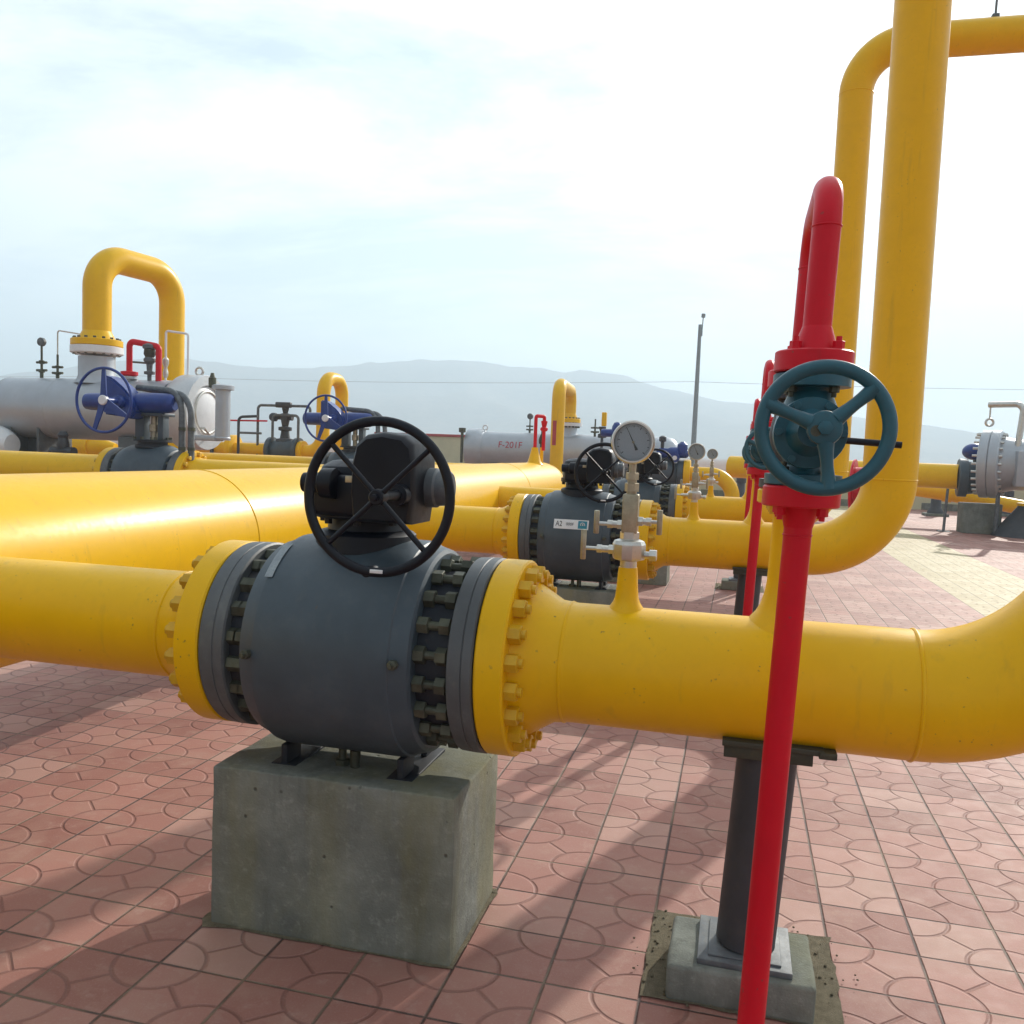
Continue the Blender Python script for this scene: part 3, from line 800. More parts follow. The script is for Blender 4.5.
# ------------------------------------------------------------------ the row of blue actuated valves at left (scaled-up relatives)
def small_ring(root, name, mat, x, yc, zc, rbc, n, axis, rad, h):
    for k in range(n):
        a = 2*PI*(k+.5)/n
        build(name, MB().hexa((x, yc+rbc*math.cos(a), zc+rbc*math.sin(a)), axis, rad, h), mat, root, angle=25)
def blue_valve(cx, cy, label, detail=True):
    """grey trunnion valve with a blue worm gear and big blue handwheel; cx = stem x"""
    t = thing('geared_valve', (cx, cy, .35), label, 'valve', 'grey valves with blue handwheels')
    z = ZA
    mb = MB().lathe((cx-.47,cy,z),(1,0,0),[(0,.36),(.02,.40),(.08,.43),(.16,.46),(.2,.465),(.74,.465),(.78,.46),(.86,.43),(.92,.40),(.94,.36)],48)
    build('body', mb, M['grey'], t)
    for s in (-1,1):
        build('end_flange', MB().lathe((cx+s*.58-.06,cy,z),(1,0,0),[(0,.40),(.01,.405),(.11,.405),(.12,.40)],48), M['flange_grey'], t)
        build('neck', MB().cyl((cx+s*.46,cy,z),(cx+s*.53,cy,z),.30,seg=32), M['recess'], t)
        if detail:
            for k in range(16):
                a = 2*PI*(k+.5)/16
                build('stud_bolt', MB().cyl((cx+s*.44,cy+.35*math.cos(a),z+.35*math.sin(a)),(cx+s*.53,cy+.35*math.cos(a),z+.35*math.sin(a)),.028,seg=6), M['stud'], t)
    build('support_foot', MB().box((cx,cy,.36),(.5,.4,.12),.01), M['grey'], t)
    # mounting yoke
    mb = MB().lathe((cx,cy,1.27),(0,0,1),[(0,.26),(.04,.26),(.045,.22),(.09,.22),(.095,.29),(.125,.29)],32)
    build('bonnet', mb, M['recess'], t)
    for a in range(8):
        b = 2*PI*a/8; build('bolt', MB().hexa((cx+.26*math.cos(b),cy+.26*math.sin(b),1.395),(0,0,1),.028,.04), M['stud'], t, angle=25)
    mb = MB().box((cx-.17,cy-.02,1.60),(.16,.16,.42),.01); mb.box((cx+.20,cy-.02,1.60),(.10,.16,.42),.01); mb.box((cx,cy,1.78),(.56,.34,.05),.01)
    build('yoke', mb, M['grey'], t)
    build('coupling', MB().lathe((cx+.03,cy,1.39),(0,0,1),[(0,.05),(.12,.05),(.13,.075),(.24,.075),(.25,.05),(.38,.05)],20), M['brass'], t)
    # blue scotch-yoke tube along X and worm housing
    zt = 1.955
    mb = MB().lathe((cx-1.12,cy-.12,zt),(1,0,0),[(0,.09),(.02,.125),(.10,.135),(.42,.135),(.44,.155),(.50,.155),(.52,.13),(.95,.13),(.97,.155),(1.02,.155),(1.04,.16),(1.45,.155),(1.55,.14),(1.60,.10)],32)
    build('actuator_tube', mb, M['blue'], t)
    mb = MB()
    pr = [(-.04,-.22),(.30,-.22),(.46,-.30),(.54,-.16),(.46,.06),(.34,.22),(.12,.40),(-.04,.45)]
    f0 = [mb.bm.verts.new((cx-.60+a, cy-.34, zt+b*.9)) for a, b in pr]; f1 = [mb.bm.verts.new((cx-.60+a, cy-.02, zt+b*.9)) for a, b in pr]
    for k in range(len(pr)): mb.bm.faces.new((f0[k],f0[(k+1)%len(pr)],f1[(k+1)%len(pr)],f1[k]))
    mb.bm.faces.new(f0); mb.bm.faces.new(list(reversed(f1)))
    bmesh.ops.bevel(mb.bm, geom=mb.bm.edges[:], offset=.03, segments=2, affect='EDGES')
    build('worm_housing', mb, M['blue'], t)
    wc = Vector((cx-.33, cy-.70, zt))
    build('input_shaft', MB().lathe(wc+Vector((0,.36,0)),(0,-1,0),[(0,.10),(.08,.09),(.1,.05),(.35,.045)],20), M['blue'], t)
    w = build('handwheel', MB().torus(wc,(0,-1,0),.475,.022,72,10), M['blue'], t)
    for a in (90,250,330):
        u = Vector((math.cos(R(a)),0,math.sin(R(a)))); v = Vector((-u.z,0,u.x))
        mb = MB()
        p0 = wc+u*.04; p1 = wc+u*.47
        q = [p0+v*.055,p0-v*.055,p1-v*.028,p1+v*.028]
        lo = [mb.bm.verts.new(p+Vector((0,-.012,0))) for p in q]; hi = [mb.bm.verts.new(p+Vector((0,.012,0))) for p in q]
        mb.bm.faces.new(lo); mb.bm.faces.new(list(reversed(hi)))
        for k in range(4): mb.bm.faces.new((lo[k],lo[(k+1)%4],hi[(k+1)%4],hi[k]))
        build('spoke', mb, M['blue'], w)
    build('hub_cap', MB().lathe(wc+Vector((0,.02,0)),(0,-1,0),[(0,.075),(.05,.075),(.065,.06)],24), M['white'], w)
    return t
def flanged_pipe(name, x0, x1, y, z, r, label, fl=None, rf=.405, group=None, nut=.03, neck=True):
    """fl: list of (x, sign) flanges; sign = side the nuts show"""
    t = thing(name, ((x0+x1)/2, y, z-r), label, 'pipe', group)
    build('pipe', MB().cyl((x0,y,z),(x1,y,z),r,seg=40), M['yellow'], t)
    for (x, s) in (fl or []):
        build('flange', MB().lathe((x-.06,y,z),(1,0,0),[(0,rf-.008),(.008,rf),(.112,rf),(.12,rf-.008)],48), M['yellow'], t, angle=25)
        build('weld_neck', MB().lathe((x+s*.06,y,z),(s,0,0),[(0,rf*.78),(.05,rf*.74),(.16,r+.004),(.22,r)],40), M['yellow'], t)
        for k in range(16):
            a = 2*PI*(k+.5)/16
            build('hex_nut', MB().hexa((x+s*.06,y+rf*.86*math.cos(a),z+rf*.86*math.sin(a)),(s,0,0),nut*1.25,nut*1.6), M['yellow_bolt'], t, angle=25)
    return t
AX, AY = -8.86, 12.0
blue_valve(AX, AY, 'grey valve with large blue handwheel and blue actuator before the silver vessel')
flanged_pipe('feed_pipe', -16, AX-.64, AY, ZA, .28, 'yellow pipe entering the left blue-wheeled valve from the left edge', [(AX-.70,-1)], group='yellow pipes at the blue-wheeled valves')
flanged_pipe('feed_pipe', AX+.64, HX+.1, AY, ZA, .28, 'yellow pipe leaving the left blue-wheeled valve with a bolted flange', [(AX+.70,1)], group='yellow pipes at the blue-wheeled valves')
BX, BY = -8.07, 17.7
blue_valve(BX, BY, 'grey valve with blue handwheel farther back, behind the black handwheel', detail=False)
flanged_pipe('feed_pipe', -14.2, BX-.64, BY, ZA, .28, 'yellow pipe running behind the header to the second blue-wheeled valve', [(BX-.70,-1)], group='yellow pipes at the blue-wheeled valves')
flanged_pipe('feed_pipe', BX+.64, -4.6, BY, ZA, .28, 'yellow pipe right of the second blue-wheeled valve, behind the black handwheel', [(BX+.70,1)], group='yellow pipes at the blue-wheeled valves')
for (bx, by, w_) in ((AX,AY,'left'),(BX,BY,'second')):
    for k, (x1, zt, lab) in enumerate(((.60,2.14,'outer'),(.76,2.08,'inner'))):
        pts = bend([(bx-.35,by+.10+.1*k,2.20),(bx+x1,by-.12,zt),(bx+x1+.02,by-.14,.2)], .36, 10)
        lb = {('left',0):'grey flexible conduit arching over the left blue actuator, left one of two', ('left',1):'grey flexible conduit arching over the left blue actuator, right one of two',
              ('second',0):'grey flexible conduit over the second blue actuator, left one of two', ('second',1):'grey flexible conduit over the second blue actuator, right one of two'}[(w_,k)]
        t = thing('cable_conduit', (bx+x1,by-.14,.2), lb, 'conduit', 'grey flexible conduits')
        build('hose', MB().tube(pts,.05,14), M['galv'], t)
        for z in (1.25,1.55): build('clamp_band', MB().cyl((bx+x1+.02,by-.14,z),(bx+x1+.02,by-.14,z+.05),.058,seg=14), M['stud'], t)
# plinths for these two valves
for (bx, by, lb) in ((AX,AY,'concrete block under the left blue-wheeled valve, hidden by the header'),(BX,BY,'concrete block under the second blue-wheeled valve, hidden by the header')):
    tag(build('concrete_plinth', MB().box((bx,by,.15),(.9,.6,.3),.02), M['concrete'], None, (bx,by,0)), lb, 'concrete block')

# ------------------------------------------------------------------ silver separator vessel with quick-opening closure
VY, VZ, VR = 15.0, 1.93, .60
def make_vessel():
    t = thing('separator_vessel', (-12.5,VY,1.0), 'silver horizontal vessel at left with round hinged end door', 'vessel')
    build('shell', MB().lathe((-14.35,VY,VZ),(1,0,0),[(-.34,.001),(-.33,.18),(-.26,.36),(-.13,.52),(0,VR),(.3,VR),(1.4,VR),(3.8,VR)],64), M['silver'], t, angle=50)
    for x in (-14.35,-13.1): build('weld_seam', MB().lathe((x-.012,VY,VZ),(1,0,0),[(0,VR-.004),(.012,VR+.006),(.024,VR-.004)],56,False), M['silver'], t)
    build('inlet_neck', MB().lathe((-14.5,VY,VZ),(-1,0,0),[(-.1,.36),(.75,.36),(.76,.46),(.9,.46)],36), M['silver'], t)
    build('closure_ring', MB().lathe((-10.52,VY,VZ),(1,0,0),[(0,VR-.01),(.16,.70),(.20,.715),(.62,.715),(.66,.70),(.66,.52),(.60,.51)],64,False), M['ringsilver'], t, angle=30)
    d = build('closure_door', MB().lathe((-9.96,VY,VZ),(1,0,0),[(0,.55),(.02,.545),(.05,.50),(.09,.36),(.12,.18),(.13,.001)],56), M['white'], t)
    mb = MB().torus((-9.88,VY,VZ),(1,0,0),.40,.03,48,10); build('locking_ring', mb, M['steel'], d)
    mb = MB().tube([(-9.82,VY-.30,VZ-.30),(-9.74,VY-.30,VZ-.30),(-9.74,VY-.05,VZ-.48),(-9.82,VY-.05,VZ-.48)],.025,10)
    build('door_handle', mb, M['steel'], d)
    h = build('hinge_column', MB().lathe((-9.28,VY-.42,1.42),(0,0,1),[(0,.14),(.04,.15),(.06,.135),(.92,.135),(.93,.20),(1.0,.20),(1.02,.16)],28), M['silver'], t, angle=30)
    build('hinge_pin', MB().lathe((-9.48,VY-.46,2.38),(0,0,1),[(0,.07),(.18,.07),(.19,.05),(.27,.03)],16), M['stud'], h)
    build('hinge_arm', MB().box((-9.59,VY-.45,VZ-.48),(.62,.16,.10),.02), M['silver'], h)
    build('lifting_eye', MB().torus((-10.06,VY,VZ+.78),(0,1,0),.075,.024,24,8), M['steel'], t)
    n = build('nozzle', MB().lathe((-12.36,VY,VZ+.5),(0,0,1),[(0,.42),(.10,.36),(.16,.34),(.52,.34),(.53,.34)],40), M['silver'], t)
    build('nozzle_flange', MB().lathe((-12.36,VY,3.00),(0,0,1),[(0,.40),(0.02,.47),(.03,.485),(.15,.485),(.16,.47)],48), M['white'], n)
    for x in (-14.0,-13.35): 
        build('saddle', MB().box((x,VY,1.19),(.06,.9,.74),.01), M['flange_grey'], t)
    build('saddle', MB().box((-13.675,VY,1.19),(.58,.06,.70),.01), M['flange_grey'], t)
    build('saddle', MB().box((-11.3,VY,1.1),(.5,.8,.62),.01), M['flange_grey'], t)
    return t
make_vessel()
for x, w_, lb in ((-13.7,1.1,'wide concrete block under the silver vessel saddle at left'),(-11.3,.8,'concrete block under the silver vessel, behind the left blue-wheeled valve')):
    tag(build('vessel_block', MB().box((x,VY,.42),(w_,1.0,.84),.02), M['concrete'], None, (x,VY,0)), lb, 'concrete block')
# yellow U pipe on top of the vessel
def u_pipe(name, x, y0, y1, zb0, zb1, zt, r, rb, label, flange_z=None, x1=None):
    x1 = x if x1 is None else x1
    t = thing(name, (x, y0, zb0), label, 'pipe', 'yellow U-shaped pipes')
    pts = bend([(x,y0,zb0),(x,y0,zt),(x1,y1,zt),(x1,y1,zb1)], rb, 16)
    build('pipe', MB().tube(pts, r, 36), M['yellow'], t, angle=60)
    if flange_z is not None:
        build('flange', MB().lathe((x,y0,flange_z),(0,0,1),[(0,r*1.75),(.015,r*1.8),(.12,r*1.8),(.13,r*1.74),(.14,r*1.3),(.30,r)],40), M['yellow'], t, angle=25)
        for k in range(16):
            a = 2*PI*(k+.5)/16
            build('stud_bolt', MB().cyl((x+r*1.55*math.cos(a),y0+r*1.55*math.sin(a),flange_z-.17),(x+r*1.55*math.cos(a),y0+r*1.55*math.sin(a),flange_z+.17),.032,seg=6), M['stud'], t)
    return t
u_pipe('crossover_pipe', -12.36, VY, 17.0, 3.16, .6, 4.94, .265, .62, 'tall yellow U pipe flanged onto the silver vessel at left', 3.165, x1=-12.1)
# red small loop
t = thing('relief_loop', (-11.4,14.9,2.48), 'small red pipe loop with valve on the silver vessel, right of the tall U pipe', 'pipe')
build('pipe', MB().tube(bend([(-11.5,14.85,2.62),(-11.5,14.85,3.26),(-10.85,14.85,3.16),(-10.85,14.85,2.5)],.09,6),.058,14), M['red'], t)
build('flange', MB().lathe((-11.5,14.85,2.58),(0,0,1),[(0,.12),(.03,.16),(.09,.16),(.10,.12)],20), M['red'], t)
build('nozzle', MB().lathe((-11.5,14.85,2.36),(0,0,1),[(0,.07),(.16,.07),(.17,.15),(.22,.15)],20), M['silver'], t)
mb = MB().lathe((-11.05,14.85,2.42),(0,0,1),[(0,.04),(.2,.04),(.21,.10),(.26,.10),(.27,.05),(.40,.06),(.46,.11),(.5,.11),(.56,.06),(.66,.05),(.70,.13),(.76,.13),(.80,.05)],18)
build('relief_valve', mb, M['galv'], t)
build('valve_cap', MB().lathe((-11.05,14.85,2.95),(0,0,1),[(0,.08),(.06,.11),(.17,.10),(.2,.05)],16), M['olive'], t)
build('cross_tube', MB().cyl((-11.42,14.85,2.86),(-11.05,14.85,2.84),.02,seg=10), M['stud'], t)
# instruments and impulse lines on the vessel
def dial_instrument(x, y, z0, z1, r, label, name='vessel_gauge', mat='stud'):
    t = thing(name, (x,y,z0), label, 'instrument', 'instruments on the vessels')
    h = z1-z0
    build('stem', MB().lathe((x,y,z0),(0,0,1),[(0,.035),(h*.2,.035),(h*.21,.06),(h*.28,.06),(h*.3,.025),(h*.45,.025),(h*.46,.055),(h*.55,.055),(h*.57,.022),(h,.022)],12), M[mat], t)
    for zz in (.27,.5): build('cross_valve', MB().cyl((x-.12,y,z0+h*zz),(x+.12,y,z0+h*zz),.025,seg=10), M[mat], t)
    if r: build('dial', MB().cyl((x,y+.04,z1+r*.8),(x,y-.04,z1+r*.8),r,seg=24,bev=.01), M['galv'], t)
    return t
dial_instrument(-13.66,VY,2.5,3.18,.085,'small dial gauge on a stem atop the silver vessel, leftmost')
t = dial_instrument(-13.28,VY,2.5,3.0,0,'valved impulse stem with thin bent tube atop the silver vessel')
build('impulse_tube', MB().tube(bend([(-13.28,VY,3.0),(-13.28,VY,3.48),(-12.7,VY,3.40)],.05,4),.014,8), M['steel'], t)
t = thing('impulse_line', (-10.6,15.3,2.5), 'thin white tube frame beside the far leg of the tall U pipe', 'tube')
build('tube', MB().tube(bend([(-11.02,15.3,2.5),(-11.02,15.3,3.52),(-10.52,15.3,3.46),(-10.52,15.3,2.55)],.05,4),.022,8), M['white'], t)
build('tube_valve', MB().lathe((-11.02,15.3,2.6),(0,0,1),[(0,.03),(.05,.05),(.12,.05),(.2,.03),(.28,.06),(.36,.06),(.4,.03)],12), M['steel'], t)
# yellow pipes behind and beneath the vessel
t = thing('capped_pipe', (-15.2,18,.9), 'short yellow pipe with tapered end beneath the silver vessel', 'pipe')
build('barrel', MB().lathe((-16.3,18,1.14),(1,0,0),[(0,.26),(.2,.26),(.22,.30),(1.3,.30),(1.33,.265),(1.5,.26),(1.95,.12),(2.0,.1)],32), M['yellow'], t)
build('reinforcing_band', MB().cyl((-14.98,18,1.14),(-14.9,18,1.14),.315,seg=32), M['yellow'], t)
t = thing('side_pipe', (-15,14.0,.9), 'yellow pipe stub with pale insulated collar at the far left edge', 'pipe')
build('pipe', MB().cyl((-18,14.4,1.18),(-14.35,14.4,1.18),.20,seg=28), M['yellow'], t)
build('collar', MB().lathe((-14.4,14.4,1.18),(1,0,0),[(0,.22),(.05,.33),(.3,.36),(.45,.30),(.6,.2)],28), M['white'], t)
t = thing('drain_valve', (-13.0,14.5,.9), 'small dark drain valve in front of the silver vessel block', 'valve')
build('body', MB().lathe((-12.62,14.4,.8),(0,0,1),[(0,.10),(.2,.10),(.22,.2),(.3,.2),(.32,.09),(.42,.12),(.55,.08),(.6,.1),(.68,.06)],16), M['darksteel'], t)
build('side_flange', MB().cyl((-12.87,14.4,1.08),(-12.37,14.4,1.08),.10,seg=14), M['darksteel'], t)

# ------------------------------------------------------------------ middle background: regulator skid between the two blue-wheeled valves
CX, CY = -11.25, 20.5
t = thing('regulator', (CX,CY,.9), 'dark green regulator valve with thin sensing pipes, left of the second blue wheel', 'valve')
build('body', MB().lathe((CX-.42,CY,1.20),(1,0,0),[(0,.34),(.1,.34),(.11,.25),(.25,.29),(.42,.33),(.6,.29),(.73,.25),(.74,.34),(.84,.34)],32), M['grey'], t)
build('stack', MB().lathe((CX,CY,1.4),(0,0,1),[(0,.24),(.1,.22),(.12,.13),(.3,.10),(.32,.17),(.40,.17),(.42,.08),(.62,.12),(.74,.12),(.76,.06),(.86,.09),(.95,.09)],20), M['darksteel'], t)
build('pilot_head', MB().lathe((CX-.42,CY,2.05),(1,0,0),[(0,.08),(.05,.11),(.16,.11),(.2,.06),(.5,.07),(.62,.08)],16), M['darksteel'], t)
for x0, x1, zt in ((-.72,.74,2.34),(-.30,.42,2.1)):
    build('sensing_pipe', MB().tube(bend([(CX+x0,CY-.1,.3),(CX+x0,CY-.1,zt),(CX+x1,CY-.1,zt),(CX+x1,CY-.1,.4 if x1<.7 else 1.9)],.10,5),.034,10), M['galv'], t)
build('pilot_block', MB().box((CX,CY-.1,2.36),(.42,.14,.14),.03), M['darksteel'], t)
t = thing('outlet_pipe', (CX+1.2,CY,.9), 'yellow pipe from the dark green regulator sweeping up into a small U', 'pipe', 'yellow U-shaped pipes')
pts = bend([(CX+.42,CY,1.20),(CX+1.05,CY,1.20),(CX+1.05,CY,3.08),(CX+1.03,CY+1.1,3.08),(CX+1.03,CY+1.1,.8)],.42,12)
build('pipe', MB().tube(pts,.17,28), M['yellow'], t, angle=60)
build('flange', MB().cyl((CX+.43,CY,1.20),(CX+.55,CY,1.20),.27,seg=32,bev=.008), M['yellow'], t)
t = thing('inlet_stub', (CX-1,CY,.9), 'yellow flange stub left of the dark green regulator', 'pipe')
build('pipe', MB().cyl((CX-2.6,CY,1.20),(CX-.43,CY,1.20),.17,seg=24), M['yellow'], t)
build('flange', MB().cyl((CX-1.55,CY,1.20),(CX-1.4,CY,1.20),.36,seg=32,bev=.008), M['yellow'], t)
t = thing('solenoid_valve', (CX-1.9,CY,.9), 'small blue actuator on thin red pipe beside the vessel door column', 'valve')
build('head', MB().lathe((CX-2.25,CY-.2,1.86),(1,0,0),[(0,.20),(.08,.22),(.14,.16),(.3,.18),(.42,.12),(.48,.06)],18), M['blue'], t)
build('stem', MB().cyl((CX-1.98,CY-.2,1.0),(CX-1.98,CY-.2,1.78),.05,seg=12), M['darksteel'], t)
build('pipe', MB().cyl((CX-1.9,CY-.2,1.92),(CX-.4,CY-.2,1.94),.022,seg=10), M['red'], t)
t = thing('test_riser', (CX-1.2,CY,.3), 'thin grey bent riser left of the regulator', 'pipe')
build('pipe', MB().tube(bend([(CX-1.15,CY-.3,.2),(CX-1.15,CY-.3,2.02),(CX-.62,CY-.3,2.05)],.12,5),.035,10), M['darksteel'], t)
build('cross_bar', MB().cyl((CX-1.15,CY-.3,1.62),(CX-.5,CY-.3,1.62),.03,seg=10), M['galv'], t)
dial_instrument(-9.35,20,1.6,2.35,0,'thin instrument stem left of the second blue handwheel',name='instrument_stem')
for bx, by, w_, lb in ((CX,CY,.9,'concrete block under the dark green regulator'),(-12.4,CY,.5,'concrete block under the yellow flange stub'),):
    tag(build('regulator_block', MB().box((bx,by,.42),(w_,.6,.86),.02), M['concrete'], None,(bx,by,0)), lb, 'concrete block')

# ------------------------------------------------------------------ far vessel with red lettering
FY, FZ, FR = 29.0, 1.43, .60
t = thing('far_vessel', (-5,FY,.8), 'far silver horizontal vessel with red lettering on its side', 'vessel')
build('shell', MB().lathe((-8.45,FY,FZ),(1,0,0),[(0,FR),(6.2,FR),(6.4,FR*.9),(6.55,FR*.6),(6.6,.001)],48), M['silver'], t)
build('closure_ring', MB().lathe((-8.98,FY,FZ),(1,0,0),[(0,.58),(.03,.68),(.40,.70),(.56,.64),(.60,FR)],48), M['silver'], t, angle=30)
build('hinge_post', MB().lathe((-9.02,FY-.62,.95),(0,0,1),[(0,.05),(1.0,.05),(1.02,.12),(1.16,.12)],14), M['stud'], t)
for x in (-7.9,-3.5): build('saddle', MB().box((x,FY,.72),(.35,.9,.5),.01), M['flange_grey'], t)
def onshell(a, b):
    z = FZ + .16 + b; r = FR + .009
    return (-7.36+a, FY - math.sqrt(r*r-(z-FZ)**2), z)
build('lettering', text_mb('F-201F', .30, onshell), M['textred'], t)
build('lifting_eye', MB().torus((-8.4,FY,FZ+.73),(0,1,0),.08,.025,20,8), M['white'], t)
n = build('nozzle', MB().lathe((-5.50,FY,FZ+.5),(0,0,1),[(0,.34),(.1,.28),(.15,.26),(.36,.26)],28), M['silver'], t)
build('nozzle_flange', MB().cyl((-5.50,FY,2.29),(-5.50,FY,2.40),.42,seg=32), M['white'], n)
for x, lb in ((-7.9,'concrete block under the left end of the lettered far vessel'),(-3.5,'concrete block under the right end of the lettered far vessel')):
    tag(build('vessel_block', MB().box((x,FY,.25),(.7,1.0,.5),.02), M['concrete'], None,(x,FY,0)), lb, 'concrete block')
u_pipe('crossover_pipe', -5.50, FY, 25.9, 2.41, .5, 3.44, .20, .48, 'yellow U pipe with a red mark, standing at the far end of the header', 2.41, x1=-5.27)
cr = [o for o in bpy.data.objects if o.get('label','').startswith('yellow U pipe with a red')][0]
mb = MB()
vs = [mb.bm.verts.new((-5.27+.2025*math.cos(R(a)), 25.9+.2025*math.sin(R(a)), z)) for z in (1.62,2.35) for a in (236,248,260,272)]
for k in range(3): mb.bm.faces.new((vs[k],vs[k+1],vs[4+k+1],vs[4+k]))
build('red_marking', mb, M['textred'], cr)
dial_instrument(-6.85,FY,2.0,2.5,.10,'small dial gauge standing on the lettered far vessel')
dial_instrument(-4.0,25,1.9,2.4,0,'thin forked instrument stem left of the second black handwheel', name='instrument_stem')
t = thing('level_indicator', (-3.62,24,1.8), 'yellow topped instrument standing left of the big gauge', 'instrument')
build('stem', MB().lathe((-3.64,24,1.4),(0,0,1),[(0,.04),(.45,.04),(.46,.12),(.56,.12),(.58,.06),(.66,.07),(.72,.10),(.76,.10)],14), M['darksteel'], t)
build('cap', MB().box((-3.60,24,2.36),(.13,.13,.38),.02), M['yellow'], t)

# ------------------------------------------------------------------ fourth line: blue actuator, flange, elbow diving down
t = thing('actuated_valve', (-1.6,20,.6), 'grey valve with small blue actuator, between the big and the second gauge', 'valve')
build('body', MB().lathe((-2.3,20,1.06),(1,0,0),[(0,.30),(.1,.30),(.11,.24),(.3,.30),(.8,.30),(.98,.24),(1.0,.30),(1.12,.30)],32), M['grey'], t)
build('yoke', MB().box((-1.55,20,1.38),(.22,.2,.12),.01), M['grey'], t)
mb = MB().lathe((-1.78,19.9,1.50),(1,0,0),[(0,.07),(.05,.11),(.25,.11),(.3,.14),(.46,.14),(.5,.10),(.66,.10),(.7,.06)],20)
mb.lathe((-1.22,19.9,1.5),(0,0,1),[(0,.11),(.10,.12),(.20,.11),(.26,.04)],18); mb.cyl((-1.36,19.9,1.40),(-1.36,19.65,1.40),.10,seg=16)
build('actuator', mb, M['blue'], t)
build('indicator', MB().lathe((-1.66,19.9,1.58),(0,0,1),[(0,.04),(.16,.04),(.18,.08),(.27,.08),(.30,.03)],12), M['darksteel'], t)
build('hub_cap', MB().cyl((-1.36,19.64,1.40),(-1.36,19.61,1.40),.05,seg=14), M['white'], t)
t = thing('diving_pipe', (-.6,20,.5), 'yellow pipe with elbow turning down behind the small gauges', 'pipe')
build('pipe', MB().tube(bend([(-1.1,20,1.06),(-.1,20,1.06),(-.1,20,-.05)],.5,12),.16,28), M['yellow'], t, angle=60)
build('flange', MB().cyl((-1.17,20,1.06),(-1.03,20,1.06),.31,seg=32,bev=.008), M['yellow'], t)
tag(build('valve_block', MB().box((-1.7,20,.38),(.8,.5,.76),.02), M['concrete'], None,(-1.7,20,0)), 'concrete block under the small blue actuated valve', 'concrete block')
t = thing('far_actuator', (-3.2,22,1.0), 'blue actuator seen just left of the big gauge dial', 'valve')
mb = MB().lathe((-3.36,22,1.95),(1,0,0),[(0,.08),(.04,.10),(.3,.10),(.34,.13),(.5,.13),(.55,.08)],18); mb.lathe((-3.02,22,1.95),(.3,0,1),[(0,.10),(.14,.12),(.24,.10),(.28,.05)],16)
build('actuator', mb, M['blue'], t)
build('column', MB().box((-2.95,22,.95),(.3,.3,1.9),.02), M['grey'], t)

# ------------------------------------------------------------------ red drum seen between the teal wheel and the second elbow
t = thing('hose_reel', (2.3,18,0), 'red round drum glimpsed between the teal handwheel and the second yellow elbow', 'hose reel')
build('drum', MB().lathe((2.12,18,.98),(1,-.25,0),[(0,.50),(.02,.53),(.05,.53),(.06,.38),(.22,.38),(.23,.53),(.26,.53),(.28,.50)],40), M['red'], t, angle=25)
build('stand', MB().box((2.25,18.1,.25),(.30,.12,.5),.01), M['red'], t)

# ------------------------------------------------------------------ right background: filter vessel end
def make_filter():
    X, Y, Z = 5.25, 21.3, 1.52
    t = thing('filter_vessel', (X+1,Y,.5), 'silver filter vessel at the right edge with bolted end flange and davit', 'vessel')
    ax = Vector((.93,-.36,0)).normalized()
    p = Vector((X-.12,Y,Z))
    build('end_cover', MB().lathe(p, ax, [(0,.001),(.001,.70),(.02,.735),(.17,.735),(.19,.72)],56), M['silver'], t, angle=25)
    build('body_flange', MB().lathe(p+ax*.20, ax, [(0,.72),(.02,.735),(.17,.735),(.20,.70),(.22,.60),(.5,.54),(2.6,.54)],56), M['silver'], t, angle=25)
    build('gasket', MB().lathe(p+ax*.185, ax, [(0,.60),(.02,.60)],40), M['recess'], t)
    _, ux, uy = MB()._frame(ax)
    for k in range(24):
        a = 2*PI*k/24; c = p + ux*.65*math.cos(a) + uy*.65*math.sin(a)
        build('stud_bolt', MB().cyl(c-ax*.10, c+ax*.47, .030, seg=6), M['steel'], t)
    build('davit', MB().tube(bend([p+ax*.55+Vector((0,-.35,-.1)), p+ax*.55+Vector((.1,-.35,1.28)), p+ax*.05+Vector((0,-.1,1.28))],.16,8),.065,16), M['steel'], t)
    c = p + ax*.08 + Vector((0,-.1,1.28))
    b = build('hanger', MB().cyl(c, c+Vector((0,0,-.30)), .018, seg=8), M['steel'], t)
    build('hanger_eye', MB().torus(c+Vector((0,0,-.38)), (0,1,0), .075, .026, 24, 8), M['steel'], b)
    build('davit_socket', MB().box(p+ax*.80+Vector((0,-.45,-.08)),(.55,.3,.75),.02), M['silver'], t)
    build('leg', MB().cyl(p+ax*.30+Vector((0,-.3,-.5)), (p+ax*.30+Vector((0,-.3,0))).xy.to_3d(), .045, seg=12), M['galv'], t)
    build('leg', MB().cyl(p+ax*1.6+Vector((0,0,-.4)), (p+ax*1.6).xy.to_3d(), .08, seg=12), M['galv'], t)
    return t
make_filter()
t = thing('inlet_line', (3.4,21.4,1), 'yellow pipe reaching the bolted silver filter at the right edge', 'pipe')
build('pipe', MB().tube(bend([(-.2,23.2,1.22),(2.2,22.2,1.22),(4.72,21.4,1.22)],.8,6),.275,32), M['yellow'], t)
build('end_flange', MB().lathe((4.70,21.4,1.20),(1,-.1,0),[(0,.40),(.02,.42),(.18,.42),(.2,.36),(.36,.34)],40), M['grey'], t)
t = thing('sloping_pipe', (3.6,20.4,.6), 'orange-yellow pipe sloping down beneath the filter inlet', 'pipe')
build('pipe', MB().tube([(1.4,23.9,1.05),(3.6,23.2,.92),(4.9,22.9,.78),(6.6,22.7,.52)],.17,20), M['yellow'], t)
build('coupling', MB().cyl((4.75,22.93,.80),(4.95,22.89,.775),.20,seg=20), M['yellow'], t)
tag(build('filter_block', MB().box((5.17,21.3,.33),(.78,.5,.66),.02), M['concrete_pale'], None,(5.17,21.3,0)), 'pale concrete block under the silver filter at the right edge', 'concrete block')
